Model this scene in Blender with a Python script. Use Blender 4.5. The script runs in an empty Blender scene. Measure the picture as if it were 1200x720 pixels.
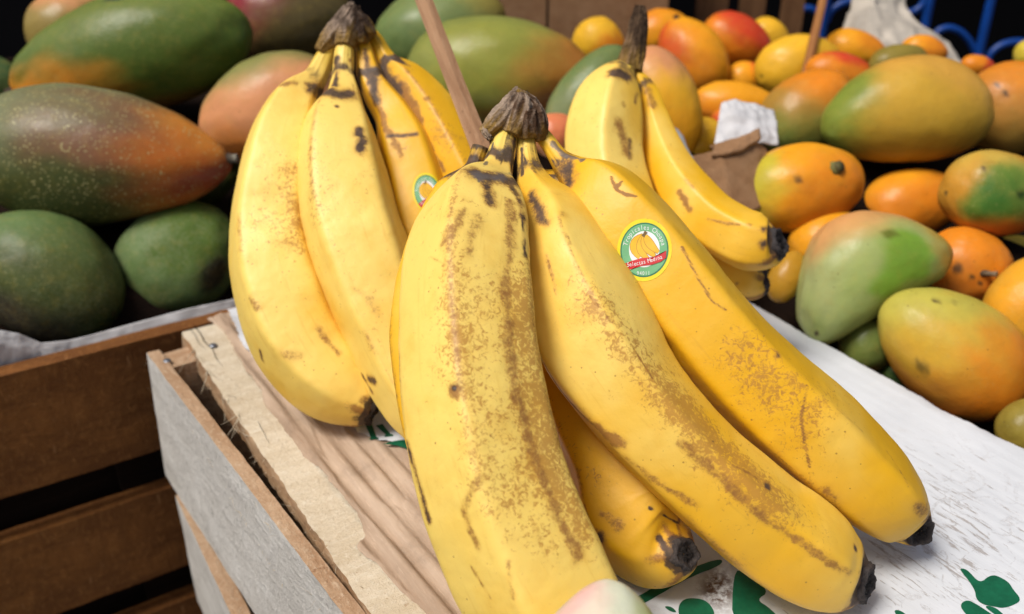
import bpy, bmesh, math, random
import numpy as np
from mathutils import Vector
from mathutils.bvhtree import BVHTree
random.seed(7); rng = np.random.default_rng(7)
scene = bpy.context.scene
COL = scene.collection
CM = 0.01                                   # the code below counts in centimetres

# ------------------------------------------------------------------ camera
F = 1100.0                                  # focal length in photo pixels (1200 wide)
PITCH = math.radians(27.5)
CAMZ = 26.0                                 # camera height over the crate top (cm)
cp, sp = math.cos(PITCH), math.sin(PITCH)
C0 = np.array([0, 0, CAMZ]); RT = np.array([1., 0, 0]); FW = np.array([0, cp, -sp]); UP = np.array([0, sp, cp])
cam_d = bpy.data.cameras.new('camera'); cam = bpy.data.objects.new('camera', cam_d); COL.objects.link(cam)
cam.location = (0, 0, CAMZ * CM); cam.rotation_euler = (math.radians(90) - PITCH, 0, 0)
cam_d.sensor_width = 36; cam_d.lens = 36 * F / 1200; cam_d.clip_start = 0.01; cam_d.clip_end = 200
cam_d.dof.use_dof = True; cam_d.dof.focus_distance = 0.345; cam_d.dof.aperture_fstop = 10
scene.camera = cam

# ------------------------------------------------------------------ daylight
SUN_EL, SUN_AZ = math.radians(60), math.radians(238)      # azimuth: clockwise from +Y; light comes from the left, behind the camera
w = bpy.data.worlds.new('World'); scene.world = w; w.use_nodes = True
nt = w.node_tree; bg = nt.nodes['Background']
sky = nt.nodes.new('ShaderNodeTexSky'); sky.sky_type = 'NISHITA'; sky.sun_disc = False
sky.sun_elevation = SUN_EL; sky.sun_rotation = SUN_AZ; sky.air_density = 1.0; sky.dust_density = 5.0; sky.ozone_density = 0.5
nt.links.new(sky.outputs[0], bg.inputs[0]); bg.inputs[1].default_value = 0.075
sd = bpy.data.lights.new('sun', 'SUN'); sd.energy = 2.7; sd.angle = math.radians(20); sd.color = (1, .95, .87)
so = bpy.data.objects.new('sun', sd); COL.objects.link(so)
so.rotation_euler = (math.radians(90) - SUN_EL, 0, math.pi - SUN_AZ)
scene.view_settings.view_transform = 'Standard'; scene.view_settings.look = 'None'
scene.view_settings.exposure = 0.25; scene.view_settings.gamma = 1.0
scene.cycles.use_denoising = True
scene.cycles.max_bounces = 6

# ------------------------------------------------------------------ maths helpers
def ray(px, py):
    return RT * ((px - 600) / F) + UP * ((360 - py) / F) + FW
def P(px, py, d): return C0 + ray(px, py) * d
def PZ(px, py, z=0.0):
    r = ray(px, py); return C0 + r * ((z - CAMZ) / r[2])
E1 = np.array([.540, -.842, 0]); E1 /= np.linalg.norm(E1)      # along the crate, towards the viewer
EN = np.array([-E1[1], E1[0], 0])                              # across the crate, to the right
def UV(u, v, z=0.0): return E1 * u + EN * v + np.array([0, 0, z])
def PU(px, py, u):                                             # point on the upright plane at distance u along the crate
    r = ray(px, py); return C0 + r * (u / (r @ E1))
def PY(px, py, y):
    r = ray(px, py); return C0 + r * (y / r[1])
def proj(v):
    q = v - C0; d = q @ FW
    return 600 + F * (q @ RT) / d, 360 - F * (q @ UP) / d
def smooth(a, b, x):
    t = np.clip((x - a) / (b - a + 1e-12), 0, 1); return t * t * (3 - 2 * t)
def _hash(i, j, k, s):
    h = (i * 374761393 + j * 668265263 + k * 2147483647 + s * 974711) & 0xffffffff
    h = ((h ^ (h >> 13)) * 1274126177) & 0xffffffff
    h = ((h ^ (h >> 16)) * 2246822519) & 0xffffffff
    return ((h ^ (h >> 15)) & 0xffff) / 65535.0
def noise(p, s=0):
    p = np.asarray(p, float); i = np.floor(p).astype(np.int64); f = p - i; f = f * f * (3 - 2 * f); r = 0
    for a in (0, 1):
        for b in (0, 1):
            for c in (0, 1):
                wgt = (f[:, 0] if a else 1 - f[:, 0]) * (f[:, 1] if b else 1 - f[:, 1]) * (f[:, 2] if c else 1 - f[:, 2])
                r = r + wgt * _hash(i[:, 0] + a, i[:, 1] + b, i[:, 2] + c, s)
    return r * 2 - 1
def fbm(p, s=0, o=4):
    r = 0; a = .55; p = np.asarray(p, float)
    for k in range(o): r = r + a * noise(p * 2 ** k + 17.3 * k, s + k); a *= .5
    return r
def catmull(A, n):
    A = np.asarray(A, float)
    seg = np.linalg.norm(np.diff(A[:, :3], axis=0), axis=1); t = np.r_[0, np.cumsum(seg)]
    tt = np.linspace(0, t[-1], n)
    m = np.gradient(A, t, axis=0)
    i = np.clip(np.searchsorted(t, tt, side='right') - 1, 0, len(t) - 2); h = (t[i + 1] - t[i])[:, None]
    x = ((tt - t[i]) / (t[i + 1] - t[i]))[:, None]
    return ((1 + 2 * x) * (1 - x) ** 2 * A[i] + x * (1 - x) ** 2 * h * m[i] + x * x * (3 - 2 * x) * A[i + 1] + x * x * (x - 1) * h * m[i + 1])
def sm1(a, k):
    ker = np.hanning(2 * k + 3)[1:-1]; ker /= ker.sum()
    pad = np.concatenate([np.repeat(a[:1], k, 0), a, np.repeat(a[-1:], k, 0)])
    if a.ndim == 1: return np.convolve(pad, ker, 'valid')
    return np.stack([np.convolve(pad[:, j], ker, 'valid') for j in range(a.shape[1])], 1)

# ------------------------------------------------------------------ object helpers
def meta(o, label=None, cat=None, group=None, kind=None):
    for k, v in (('label', label), ('category', cat), ('group', group), ('kind', kind)):
        if v: o[k] = v
    return o
def empty(name, loc, label, cat, group=None):
    o = bpy.data.objects.new(name, None); COL.objects.link(o); o.location = Vector(loc) * CM; o.empty_display_size = .02
    return meta(o, label, cat, group)
def origin_of(parent):
    o = np.zeros(3); p = parent
    while p is not None: o += np.array(p.location); p = p.parent
    return o
def mk(name, V, Fc, mat, parent=None, loc=None, attrs=None, smooth_=True, mats=None, mi=None):
    """links one mesh object; V in world centimetres; loc = its origin (top-level) in cm"""
    V = np.asarray(V, float) * CM
    org = np.asarray(loc, float) * CM if loc is not None else np.zeros(3)
    base = origin_of(parent) if parent is not None else np.zeros(3)
    me = bpy.data.meshes.new(name); me.from_pydata((V - (org if parent is None else base + 0)).tolist(), [], [tuple(int(i) for i in f) for f in Fc])
    for m in (mats or [mat]): me.materials.append(m)
    if mi is not None: me.polygons.foreach_set('material_index', np.asarray(mi, np.int32))
    if smooth_: me.polygons.foreach_set('use_smooth', np.ones(len(me.polygons), bool))
    for k, a in (attrs or {}).items():
        a = np.asarray(a, float)
        if a.ndim == 1:
            at = me.attributes.new(k, 'FLOAT', 'POINT'); at.data.foreach_set('value', a)
        else:
            at = me.attributes.new(k, 'FLOAT_COLOR', 'POINT'); at.data.foreach_set('color', np.c_[a, np.ones(len(a))].ravel())
    me.update()
    o = bpy.data.objects.new(name, me); COL.objects.link(o)
    if parent is not None: o.parent = parent
    else: o.location = org
    return o
def grid_faces(nr, nc, wrap=False):
    f = []
    for i in range(nr - 1):
        for j in range(nc if wrap else nc - 1):
            k = (j + 1) % nc
            f.append((i * nc + j, i * nc + k, (i + 1) * nc + k, (i + 1) * nc + j))
    return f

# ------------------------------------------------------------------ materials
class NT:
    def __init__(s, name):
        s.m = bpy.data.materials.new(name); s.m.use_nodes = True; s.t = s.m.node_tree; s.b = s.t.nodes['Principled BSDF']
        s.tc = s.t.nodes.new('ShaderNodeTexCoord')
    def n(s, typ, **kw):
        x = s.t.nodes.new(typ)
        for k, v in kw.items():
            if isinstance(k, str) and k in x.inputs: pass
            setattr(x, k, v)
        return x
    def lk(s, a, b): s.t.links.new(a, b)
    def val(s, inp, v):
        if hasattr(v, 'is_output') or isinstance(v, bpy.types.NodeSocket): s.lk(v, inp)
        else: inp.default_value = v
    def attr(s, name, col=False):
        x = s.n('ShaderNodeAttribute', attribute_name=name); return x.outputs['Color' if col else 'Fac']
    def noise(s, scale, detail=4, rough=.55, vec=None, dist=0):
        x = s.n('ShaderNodeTexNoise'); x.inputs['Scale'].default_value = scale; x.inputs['Detail'].default_value = detail
        x.inputs['Roughness'].default_value = rough; x.inputs['Distortion'].default_value = dist
        s.lk(vec if vec is not None else s.tc.outputs['Object'], x.inputs['Vector']); return x.outputs['Fac']
    def mapped(s, sc, rot=(0, 0, 0), vec=None):
        x = s.n('ShaderNodeMapping'); x.inputs['Scale'].default_value = sc; x.inputs['Rotation'].default_value = rot
        s.lk(vec if vec is not None else s.tc.outputs['Object'], x.inputs['Vector']); return x.outputs[0]
    def vor(s, scale, vec=None, rnd=1):
        x = s.n('ShaderNodeTexVoronoi'); x.inputs['Scale'].default_value = scale; x.inputs['Randomness'].default_value = rnd
        s.lk(vec if vec is not None else s.tc.outputs['Object'], x.inputs['Vector']); return x.outputs['Distance']
    def math(s, op, a, b=0.0, c=0.0):
        x = s.n('ShaderNodeMath', operation=op)
        s.val(x.inputs[0], a); s.val(x.inputs[1], b); s.val(x.inputs[2], c); return x.outputs[0]
    def step(s, v, lo, hi):
        x = s.n('ShaderNodeMapRange', interpolation_type='SMOOTHSTEP'); s.val(x.inputs['Value'], v)
        x.inputs['From Min'].default_value = lo; x.inputs['From Max'].default_value = hi; return x.outputs[0]
    def mix(s, fac, a, b, mode='MIX'):
        x = s.n('ShaderNodeMix', data_type='RGBA', blend_type=mode)
        s.val(x.inputs[0], fac)
        for i, v in ((6, a), (7, b)):
            if isinstance(v, tuple): x.inputs[i].default_value = v if len(v) == 4 else v + (1,)
            else: s.lk(v, x.inputs[i])
        return x.outputs[2]
    def bump(s, h, strength, dist):
        x = s.n('ShaderNodeBump'); x.inputs['Strength'].default_value = strength; x.inputs['Distance'].default_value = dist
        s.lk(h, x.inputs['Height']); s.lk(x.outputs[0], s.b.inputs['Normal']); return x
    def out(s, col=None, rough=.5, spec=None, sss=0, rad=(1, .5, .2), sscale=.004, coat=0):
        if col is not None: s.val(s.b.inputs['Base Color'], col if not isinstance(col, tuple) else col + (1,))
        s.val(s.b.inputs['Roughness'], rough)
        if spec is not None: s.val(s.b.inputs['Specular IOR Level'], spec)
        if sss: s.b.inputs['Subsurface Weight'].default_value = sss; s.b.inputs['Subsurface Radius'].default_value = rad; s.b.inputs['Subsurface Scale'].default_value = sscale
        if coat: s.b.inputs['Coat Weight'].default_value = coat; s.b.inputs['Coat Roughness'].default_value = .2
        return s.m

def mat_banana():
    t = NT('banana_peel')
    big = t.noise(22, 3); mid = t.noise(60, 4)
    c = t.mix(t.step(t.math('ADD', big, t.attr('pale')), .42, .95), (.79, .435, .008), (.875, .635, .15))  # pale whitens the lit faces in the colour, over random tone
    c = t.mix(t.math('MULTIPLY', t.step(mid, .5, .75), .28), c, (.72, .37, .015))
    c = t.mix(t.attr('warm'), c, (.76, .40, .004))  # deeper gold of the shaded lower sides, put into the colour
    c = t.mix(t.math('MULTIPLY', t.attr('green'), .6), c, (.50, .46, .03))
    # freckles: a net of small ragged islands whose number follows the painted density
    fr = t.attr('freck')
    n1 = t.noise(540, 3, .6, dist=1.0); n2 = t.noise(1000, 4, .6); n3 = t.noise(110, 4, .6)
    nn = t.math('ADD', t.math('MULTIPLY', n1, .62), t.math('ADD', t.math('MULTIPLY', n2, .20), t.math('MULTIPLY', n3, .18)))
    m = t.step(t.math('ADD', nn, t.math('MULTIPLY', fr, .30)), .605, .735)
    c = t.mix(t.math('MULTIPLY', m, .76), c, t.mix(n3, (.47, .225, .04), (.33, .13, .024)))
    wide = t.math('MULTIPLY', t.step(t.math('ADD', n3, t.math('MULTIPLY', fr, .35)), .55, .9), .30)
    c = t.mix(wide, c, (.56, .29, .03))
    st_ = t.noise(1.0, 5, .65, t.attr('pc', True)); c = t.mix(t.math('MULTIPLY', t.step(st_, .56, .74), .30), c, (.62, .33, .03))
    sp_ = t.math('LESS_THAN', t.vor(260), .10)
    sp2 = t.math('MULTIPLY', sp_, t.step(t.noise(45, 3), .48, .62))
    c = t.mix(t.math('MULTIPLY', sp2, .65), c, (.28, .115, .02))
    # bruises and scars: a soft stain with a broken darker core
    rag = t.math('ADD', t.math('MULTIPLY_ADD', t.noise(300, 5, .7), .9, -.45), t.math('MULTIPLY_ADD', t.noise(1100, 3, .6), .45, -.225))
    ba = t.attr('bruise')
    c = t.mix(t.math('MULTIPLY', t.step(ba, .05, .9), .5), c, (.50, .24, .03))
    br = t.step(t.math('ADD', ba, t.math('MULTIPLY', rag, 1.0)), .36, .74)
    c = t.mix(t.math('MULTIPLY', br, .85), c, t.mix(t.noise(200, 4), (.36, .16, .03), (.17, .065, .018)))
    da = t.attr('dark')
    c = t.mix(t.math('MULTIPLY', t.step(da, .05, .9), .55), c, (.26, .12, .03))
    dk = t.step(t.math('ADD', da, t.math('MULTIPLY', rag, .9)), .42, .85)
    c = t.mix(t.math('MULTIPLY', dk, .93), c, t.mix(t.step(t.noise(240, 5, .7), .35, .65), (.085, .05, .034), (.028, .017, .013)))
    gr = t.step(t.math('ADD', t.attr('grey'), t.math('MULTIPLY', rag, .8)), .4, .85)
    c = t.mix(t.math('MULTIPLY', gr, .85), c, t.mix(t.noise(300, 5, .7), (.17, .145, .135), (.06, .048, .044)))
    ro = t.math('ADD', t.math('MULTIPLY_ADD', mid, .16, .40), t.math('MULTIPLY', t.math('MAXIMUM', br, dk), .18))
    h = t.math('ADD', t.math('MULTIPLY', t.noise(140, 4), .5), t.math('ADD', t.math('MULTIPLY', t.noise(900, 3), .12), t.math('MULTIPLY', m, -.05)))
    h = t.math('ADD', h, t.math('MULTIPLY', t.math('MAXIMUM', br, dk), -.16))
    h = t.math('ADD', h, t.math('MULTIPLY', t.noise(52, 4, .6), .9))
    t.bump(h, .30, .0012)
    return t.out(c, ro, .5, sss=.08, rad=(1, .6, .12), sscale=.003)
def mat_vcol(name, rough=.5, bump=.3, bscale=300, bdist=.001, spec=.5, var=.25, sss=0):
    t = NT(name); c = t.attr('col', True)
    k = t.noise(bscale, 5, .65)
    c = t.mix(t.step(k, .3, .8), t.mix(var, c, (0, 0, 0)), c)
    t.bump(k, bump, bdist)
    return t.out(c, rough, spec, sss=sss)
def mat_mango():
    t = NT('mango_skin'); c = t.attr('col', True)
    n = t.noise(55, 5, .62); f = t.noise(190, 5, .65)
    c = t.mix(t.math('MULTIPLY', t.step(n, .35, .75), .30), c, t.mix(.55, c, (.035, .03, .008)))
    c = t.mix(t.math('MULTIPLY', t.step(f, .45, .75), .28), c, t.mix(.5, c, (.42, .30, .06)))
    c = t.mix(t.math('MULTIPLY', t.step(t.noise(120, 5, .7, dist=.6), .58, .72), .25), c, t.mix(.6, c, (.07, .045, .012)))
    v = t.vor(430); big = t.noise(40, 3)
    dot = t.math('MULTIPLY', t.step(t.math('SUBTRACT', t.math('MULTIPLY_ADD', t.noise(160, 3), .38, .08), v), .0, .12), t.math('MULTIPLY', t.attr('lent'), t.step(big, .30, .52)))
    c = t.mix(t.math('MULTIPLY', dot, .6), c, (.42, .38, .17))
    v2 = t.vor(120); c = t.mix(t.math('MULTIPLY', t.math('LESS_THAN', v2, .055), .6), c, (.09, .05, .02))
    bl = t.math('MULTIPLY', t.attr('bloom'), t.step(t.noise(420, 4, .7), .3, .7))
    c = t.mix(t.math('MULTIPLY', bl, .40), c, (.24, .27, .16))
    ro = t.math('ADD', t.math('MULTIPLY_ADD', n, .25, .22), t.math('MULTIPLY', t.attr('bloom'), .25))
    t.bump(t.math('ADD', t.math('MULTIPLY', t.noise(70, 4), 1.0), t.math('ADD', t.math('MULTIPLY', f, .25), t.math('MULTIPLY', t.noise(800, 3), .10))), .42, .0016)
    return t.out(c, ro, .22, sss=.03, rad=(1, .5, .2), sscale=.003)
def mat_wood(name, light, dark, fibre, along='X', bump=.6, rough=.8, fleck=None, scale=1.0, st=9, saw=0.0, spec=.22):
    t = NT(name)
    sc = {'X': (1, st, st), 'Y': (st, 1, st), 'Z': (st, st, 1)}[along]
    v = t.mapped(tuple(a * scale for a in sc)); g = t.noise(11, 8, .66, v, .6); g2 = t.noise(70, 5, .7, v)
    b = t.noise(14, 3); sw = t.noise(150, 5, .72, t.mapped((1, .5, .22))); fz = t.noise(420, 5, .75, t.mapped((1, 1, .5)))
    c = t.mix(t.step(g, .34, .68), dark, light)
    c = t.mix(t.math('MULTIPLY', t.step(g2, .52, .74), .55), c, fibre)
    c = t.mix(t.math('MULTIPLY', t.step(b, .45, .75), .35), c, dark)
    if saw:
        c = t.mix(t.math('MULTIPLY', t.step(sw, .42, .75), saw), c, dark); c = t.mix(t.math('MULTIPLY', t.step(fz, .5, .72), saw), c, fibre)
    if fleck:
        f = t.step(t.noise(230, 4, .7, t.mapped((1, .8, .4))), .63, .70); c = t.mix(t.math('MULTIPLY', f, .6), c, fleck)
    t.bump(t.math('ADD', t.math('MULTIPLY', g, .6), t.math('ADD', t.math('MULTIPLY', g2, .5), t.math('ADD', t.math('MULTIPLY', t.noise(600, 4, .7), .3), t.math('MULTIPLY', t.math('ADD', sw, fz), .9 * saw)))), bump, .0025)
    return t.out(c, rough, spec)
def mat_plain(name, col, rough=.6, var=.25, scale=80, bump=.2, metal=0, spec=.4, dist=.001):
    t = NT(name); k = t.noise(scale, 5, .6)
    c = t.mix(t.step(k, .3, .75), tuple(x * (1 - var) for x in col), col); t.bump(k, bump, dist)
    t.b.inputs['Metallic'].default_value = metal
    return t.out(c, rough, spec)

def mat_white_board():
    t = NT('white_printed_card')
    rz = math.atan2(E1[1], E1[0])
    v = t.mapped((1, 1, 1), (0, 0, -rz)); vs = t.mapped((.14, 1, 1), (0, 0, 0), v)     # x runs along the flutes
    c = t.mix(t.step(t.noise(26, 4, .6, v), .3, .8), (.585, .61, .65), (.665, .69, .73))
    smudge = t.math('MULTIPLY', t.step(t.noise(34, 6, .7, v), .5, .8), t.step(t.noise(160, 4, .7, vs), .4, .75))
    c = t.mix(t.math('MULTIPLY', smudge, .45), c, (.42, .39, .36))
    zone = t.attr('wear')
    # scuffs: thin worn strokes running along the flutes, and a few across them
    sc = t.step(t.math('ADD', t.noise(470, 6, .72, vs, .5), t.math('MULTIPLY', zone, .145)), .67, .74)
    nb = t.noise(42, 2, .4, v, 1.2); ring = t.math('ABSOLUTE', t.math('SUBTRACT', nb, .5))
    cr = t.math('MULTIPLY', t.step(t.math('SUBTRACT', .02, ring), 0, .012), t.step(t.noise(520, 5, .7, v), .42, .58))
    m = t.math('MAXIMUM', sc, t.math('MULTIPLY', t.math('MULTIPLY', cr, zone), .5))
    c = t.mix(t.math('MULTIPLY', m, .62), c, (.22, .17, .135))
    c = t.mix(t.math('MULTIPLY', t.attr('stain'), t.step(t.noise(300, 4, .7), .3, .6)), c, (.10, .055, .035))
    t.bump(t.math('ADD', t.math('MULTIPLY', t.noise(150, 5, .6, vs), .7), t.math('MULTIPLY', m, -.6)), .35, .0012)
    return t.out(c, .5, .4)
def mat_card(name, a, b):
    t = NT(name); rz = math.atan2(E1[1], E1[0])
    v = t.mapped((1, 1, 1), (0, 0, -rz)); vs = t.mapped((.12, 1, 1), (0, 0, 0), v)
    c = t.mix(t.step(t.noise(90, 6, .65, vs), .3, .72), a, b)
    c = t.mix(t.math('MULTIPLY', t.step(t.noise(45, 5, .65, v), .5, .78), .5), c, tuple(x * .5 for x in a))
    c = t.mix(t.math('MULTIPLY', t.step(t.noise(700, 3, .7, vs), .55, .75), .35), c, tuple(min(1, x * 1.35) for x in b))
    t.bump(t.math('ADD', t.noise(260, 5, .65, vs), t.math('MULTIPLY', t.noise(900, 3, .7), .4)), .4, .0012)
    return t.out(c, .85, .2)

M = {}
M['banana'] = mat_banana(); M['mango'] = mat_mango()
M['bark'] = mat_vcol('dry_crown_bark', .8, 1.0, 330, .004, .2, .4)
M['tip'] = mat_vcol('dry_blossom_end', .75, .8, 600, .0015, .3, .5)
M['stalk'] = mat_vcol('fruit_stalk', .7, .5, 500, .001, .3, .4)
M['greyslat'] = mat_wood('weathered_grey_slat', (.63, .615, .58), (.48, .46, .425), (.72, .70, .67), 'X', .8, .85, (.20, .18, .16), 1.6, 4, .6)
M['sawn'] = mat_wood('sawn_orange_edge', (.54, .38, .25), (.38, .23, .13), (.66, .53, .39), 'X', .9, .9, (.24, .12, .06), 1.5, 4, .6)
M['pale'] = mat_wood('pale_split_wood', (.66, .58, .45), (.54, .45, .32), (.74, .69, .59), 'Y', .7, .85, (.34, .22, .12), 1.1, 7, .6)
M['split'] = mat_wood('torn_wood_edge', (.52, .36, .22), (.32, .18, .09), (.66, .52, .36), 'X', .9, .9, (.22, .12, .06))
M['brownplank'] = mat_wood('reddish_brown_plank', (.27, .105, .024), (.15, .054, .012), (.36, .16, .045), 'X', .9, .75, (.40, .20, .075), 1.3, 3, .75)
M['shadeplank'] = mat_wood('shade_dark_plank', (.016, .009, .006), (.008, .005, .004), (.022, .013, .009), 'X', spec=.04)  # near-black: shade of the crate interiors is put into the colour
M['backwood'] = mat_wood('back_crate_slat', (.22, .11, .05), (.13, .06, .025), (.28, .15, .07), 'Z')
M['white'] = mat_white_board()
M['card'] = mat_card('torn_brown_card', (.33, .235, .165), (.50, .385, .29))
M['boxcard'] = mat_card('brown_box_card', (.25, .135, .066), (.31, .18, .095))
M['green'] = mat_plain('green_print', (.008, .125, .060), .45, .3, 200, .15)
M['paper'] = mat_plain('white_paper', (.60, .60, .62), .7, .15, 60, .2)
M['cream'] = mat_plain('cream_paper', (.52, .47, .40), .7, .3, 25, .2)
M['stick'] = mat_wood('split_cane', (.42, .25, .14), (.25, .13, .065), (.50, .33, .20), 'Z', .5, .7, (.12, .06, .03))
M['orangestick'] = mat_wood('orange_cane', (.40, .18, .06), (.25, .10, .03), (.45, .22, .08), 'Z')
M['blue'] = mat_plain('blue_painted_metal', (.004, .055, .30), .4, .3, 40, .1)
M['black'] = mat_plain('shade_dark_wall', (.003, .003, .004), .9, .3, 5, .1, spec=.05)  # colour carries the darkness inside the stall
M['ground'] = mat_plain('asphalt', (.045, .045, .047), .9, .4, 60, .4, dist=.004)
M['nail'] = mat_plain('nail_steel', (.32, .34, .38), .45, .3, 200, .2, metal=.9)
M['leaf_stalk'] = M['stalk']
def flat(name, col, rough=.4):
    return mat_plain(name, col, rough, .12, 300, .05)
M['s_yellow'] = flat('sticker_yellow', (.80, .66, .01)); M['s_dgreen'] = flat('sticker_dark_green', (.02, .17, .09))
M['s_lgreen'] = flat('sticker_green', (.15, .42, .20)); M['s_white'] = flat('sticker_white', (.78, .80, .80))
M['s_line'] = flat('sticker_banana_outline', (.50, .26, .01)); M['s_red'] = flat('sticker_red', (.55, .015, .02)); M['s_ban'] = flat('sticker_banana', (.80, .45, .01)); M['s_brown'] = flat('sticker_brown', (.16, .09, .02))

# ================================================================== setting
def sheet_quad(name, pts, mat, kind):
    o = mk(name, pts, [(0, 1, 2, 3)], mat, smooth_=False); meta(o, kind=kind); return o
g = sheet_quad('ground', [(-6000, -6000, -78), (6000, -6000, -78), (6000, 6000, -78), (-6000, 6000, -78)], M['ground'], 'structure')
# back of the stall, the shade inside put into its near-black colour
def box_vf(a, b):
    a, b = np.minimum(a, b), np.maximum(a, b)
    V = [(x, y, z) for z in (a[2], b[2]) for y in (a[1], b[1]) for x in (a[0], b[0])]
    Fc = [(0, 2, 3, 1), (4, 5, 7, 6), (0, 1, 5, 4), (2, 6, 7, 3), (0, 4, 6, 2), (1, 3, 7, 5)]
    return np.array(V, float), Fc
V, Fc = box_vf(np.array([-170, 168, -78.]), np.array([190, 172, 130.]))
o = mk('stall_back_wall', V, Fc, M['black'], smooth_=False)
meta(o, 'back wall of the stall behind the blue railing, interior shade in its colour', 'wall')

# ------------------------------------------------------------------ rough plank builder
def plank(name, u0, u1, v0, v1, z0, z1, mats, parent, seed=0, rough=(.05, .05), n=(60, 8, 3), topmat=1, edge=0.0, axis='u', skew=0.0, lean=0.0, sidemat=0):
    """a sawn board in crate coordinates: long axis u (or v); faces slightly uneven, edges splintery"""
    nu, nv, nz = n
    us = np.linspace(u0, u1, nu); vs = np.linspace(v0, v1, nv); zs = np.linspace(z0, z1, nz)
    idx = {}; V = []; Fc = []; MI = []
    def vid(i, j, k):
        if (i, j, k) not in idx: idx[(i, j, k)] = len(V); V.append((us[i], vs[j], zs[k]))
        return idx[(i, j, k)]
    for i in range(nu - 1):
        for j in range(nv - 1):
            Fc.append((vid(i, j, nz - 1), vid(i + 1, j, nz - 1), vid(i + 1, j + 1, nz - 1), vid(i, j + 1, nz - 1))); MI.append(topmat)
            Fc.append((vid(i, j, 0), vid(i, j + 1, 0), vid(i + 1, j + 1, 0), vid(i + 1, j, 0))); MI.append(0)
        for k in range(nz - 1):
            Fc.append((vid(i, 0, k), vid(i + 1, 0, k), vid(i + 1, 0, k + 1), vid(i, 0, k + 1))); MI.append(0)
            Fc.append((vid(i, nv - 1, k), vid(i, nv - 1, k + 1), vid(i + 1, nv - 1, k + 1), vid(i + 1, nv - 1, k))); MI.append(0)
    for j in range(nv - 1):
        for k in range(nz - 1):
            Fc.append((vid(0, j, k), vid(0, j, k + 1), vid(0, j + 1, k + 1), vid(0, j + 1, k))); MI.append(0)
            Fc.append((vid(nu - 1, j, k), vid(nu - 1, j + 1, k), vid(nu - 1, j + 1, k + 1), vid(nu - 1, j, k + 1))); MI.append(0)
    A = np.array(V); A[:, 1] += skew * (A[:, 0] - u0) + lean * (z1 - A[:, 2])
    q = A * np.array([.5, .5, .5]) + seed * 3.7
    A[:, 1] += rough[0] * (fbm(q * [.5, 1, 1], seed) + .6 * fbm(q * 3, seed + 5))
    A[:, 2] += rough[1] * (fbm(q * [.5, 1, 1], seed + 9) + .6 * fbm(q * 3, seed + 15))
    if edge:                                        # splintered long edges (at v0 and v1)
        e0 = np.isclose([v for (_, v, _) in V], v0); e1_ = np.isclose([v for (_, v, _) in V], v1)
        jag = fbm(np.c_[A[:, 0] * .25, A[:, 2] * .8, A[:, 2] * 0 + seed], seed + 30) + .30 * noise(np.c_[A[:, 0] * 1.1, A[:, 2] * 1.5, A[:, 2] * 0], seed + 31) + .25 * noise(np.c_[A[:, 0] * 4.5, A[:, 2] * 5, A[:, 2] * 0], seed + 33)
        A[e0, 1] += edge * np.abs(jag[e0]) * 1.2; A[e1_, 1] -= edge * np.abs(jag[e1_])
    W = np.outer(A[:, 0], E1) + np.outer(A[:, 1], EN) + np.outer(A[:, 2], [0, 0, 1.])
    c = W.mean(0)
    o = mk(name, W, Fc, None, parent, mats=mats, mi=MI, smooth_=False)
    # give the board its own axes so the wood grain follows its length
    ang = math.atan2(E1[1], E1[0]) + (0 if axis == 'u' else math.pi / 2)
    me = o.data; base = origin_of(parent) if parent is not None else np.zeros(3)
    cc = c * CM - base; co = np.zeros(len(me.vertices) * 3); me.vertices.foreach_get('co', co); co = co.reshape(-1, 3) - cc
    R = np.array([[math.cos(-ang), -math.sin(-ang), 0], [math.sin(-ang), math.cos(-ang), 0], [0, 0, 1]])
    me.vertices.foreach_set('co', (co @ R.T).ravel()); me.update()
    o.location = cc; o.rotation_euler = (0, 0, ang)
    return o

# ------------------------------------------------------------------ pale crate under the bananas
crate = empty('wooden_crate', UV(-25, 23, -40), 'weathered grey slatted wooden crate carrying the bananas', 'crate')
V0 = 7.25
plank('slat', -48.9, 4, V0, V0 + .68, -8.6, -.35, [M['greyslat'], M['sawn']], crate, 1, (.05, .08), (220, 4, 14), skew=.058, lean=-.045)
plank('slat', -48.2, 4, V0 - .15, V0 + .72, -18.2, -9.75, [M['greyslat'], M['sawn']], crate, 2, (.05, .08), (160, 4, 12), skew=-.02)
plank('slat', -48.2, 4, V0 + .1, V0 + .9, -28.2, -19.6, [M['greyslat'], M['sawn']], crate, 3, (.05, .08), (60, 3, 8))
plank('slat', -49, 4, 39.6, 40.4, -8.6, -1.2, [M['greyslat'], M['sawn']], crate, 4, (.05, .05), (60, 3, 6))
plank('slat', -49, 4, 39.6, 40.4, -18.2, -9.7, [M['greyslat'], M['sawn']], crate, 5, (.05, .05), (60, 3, 6))
plank('end_board', -48.7, -46.9, V0 + .75, 12.4, -28, -.55, [M['sawn'], M['sawn']], crate, 6, (.04, .07), (14, 30, 8), axis='v')
plank('end_board', -48.7, -47.2, 12.45, 39.5, -28, -1.7, [M['sawn'], M['sawn']], crate, 7, (.04, .05), (6, 30, 6), axis='v')
plank('corner_post', -46.8, -45.4, V0 + 1.6, V0 + 3.2, -28.2, -9.8, [M['sawn'], M['sawn']], crate, 8, (.04, .05), (6, 6, 12))
plank('end_board', 2.2, 3.6, V0 + 4.4, 39.5, -28, -1.7, [M['sawn'], M['sawn']], crate, 17, (.04, .05), (4, 30, 6), axis='v')  # near end, added with the floor to shut light out
plank('floor_board', -46.7, 2, V0 + 1.2, 39.4, -29.2, -28.3, [M['sawn'], M['sawn']], crate, 18, (.04, .05), (10, 10, 3))  # added to close the crate so the gap above stays dark
plank('corner_post', 0, 3, V0 + 1.0, V0 + 4, -30, -1.6, [M['sawn'], M['sawn']], crate, 9, (.04, .05), (6, 6, 12))
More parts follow.
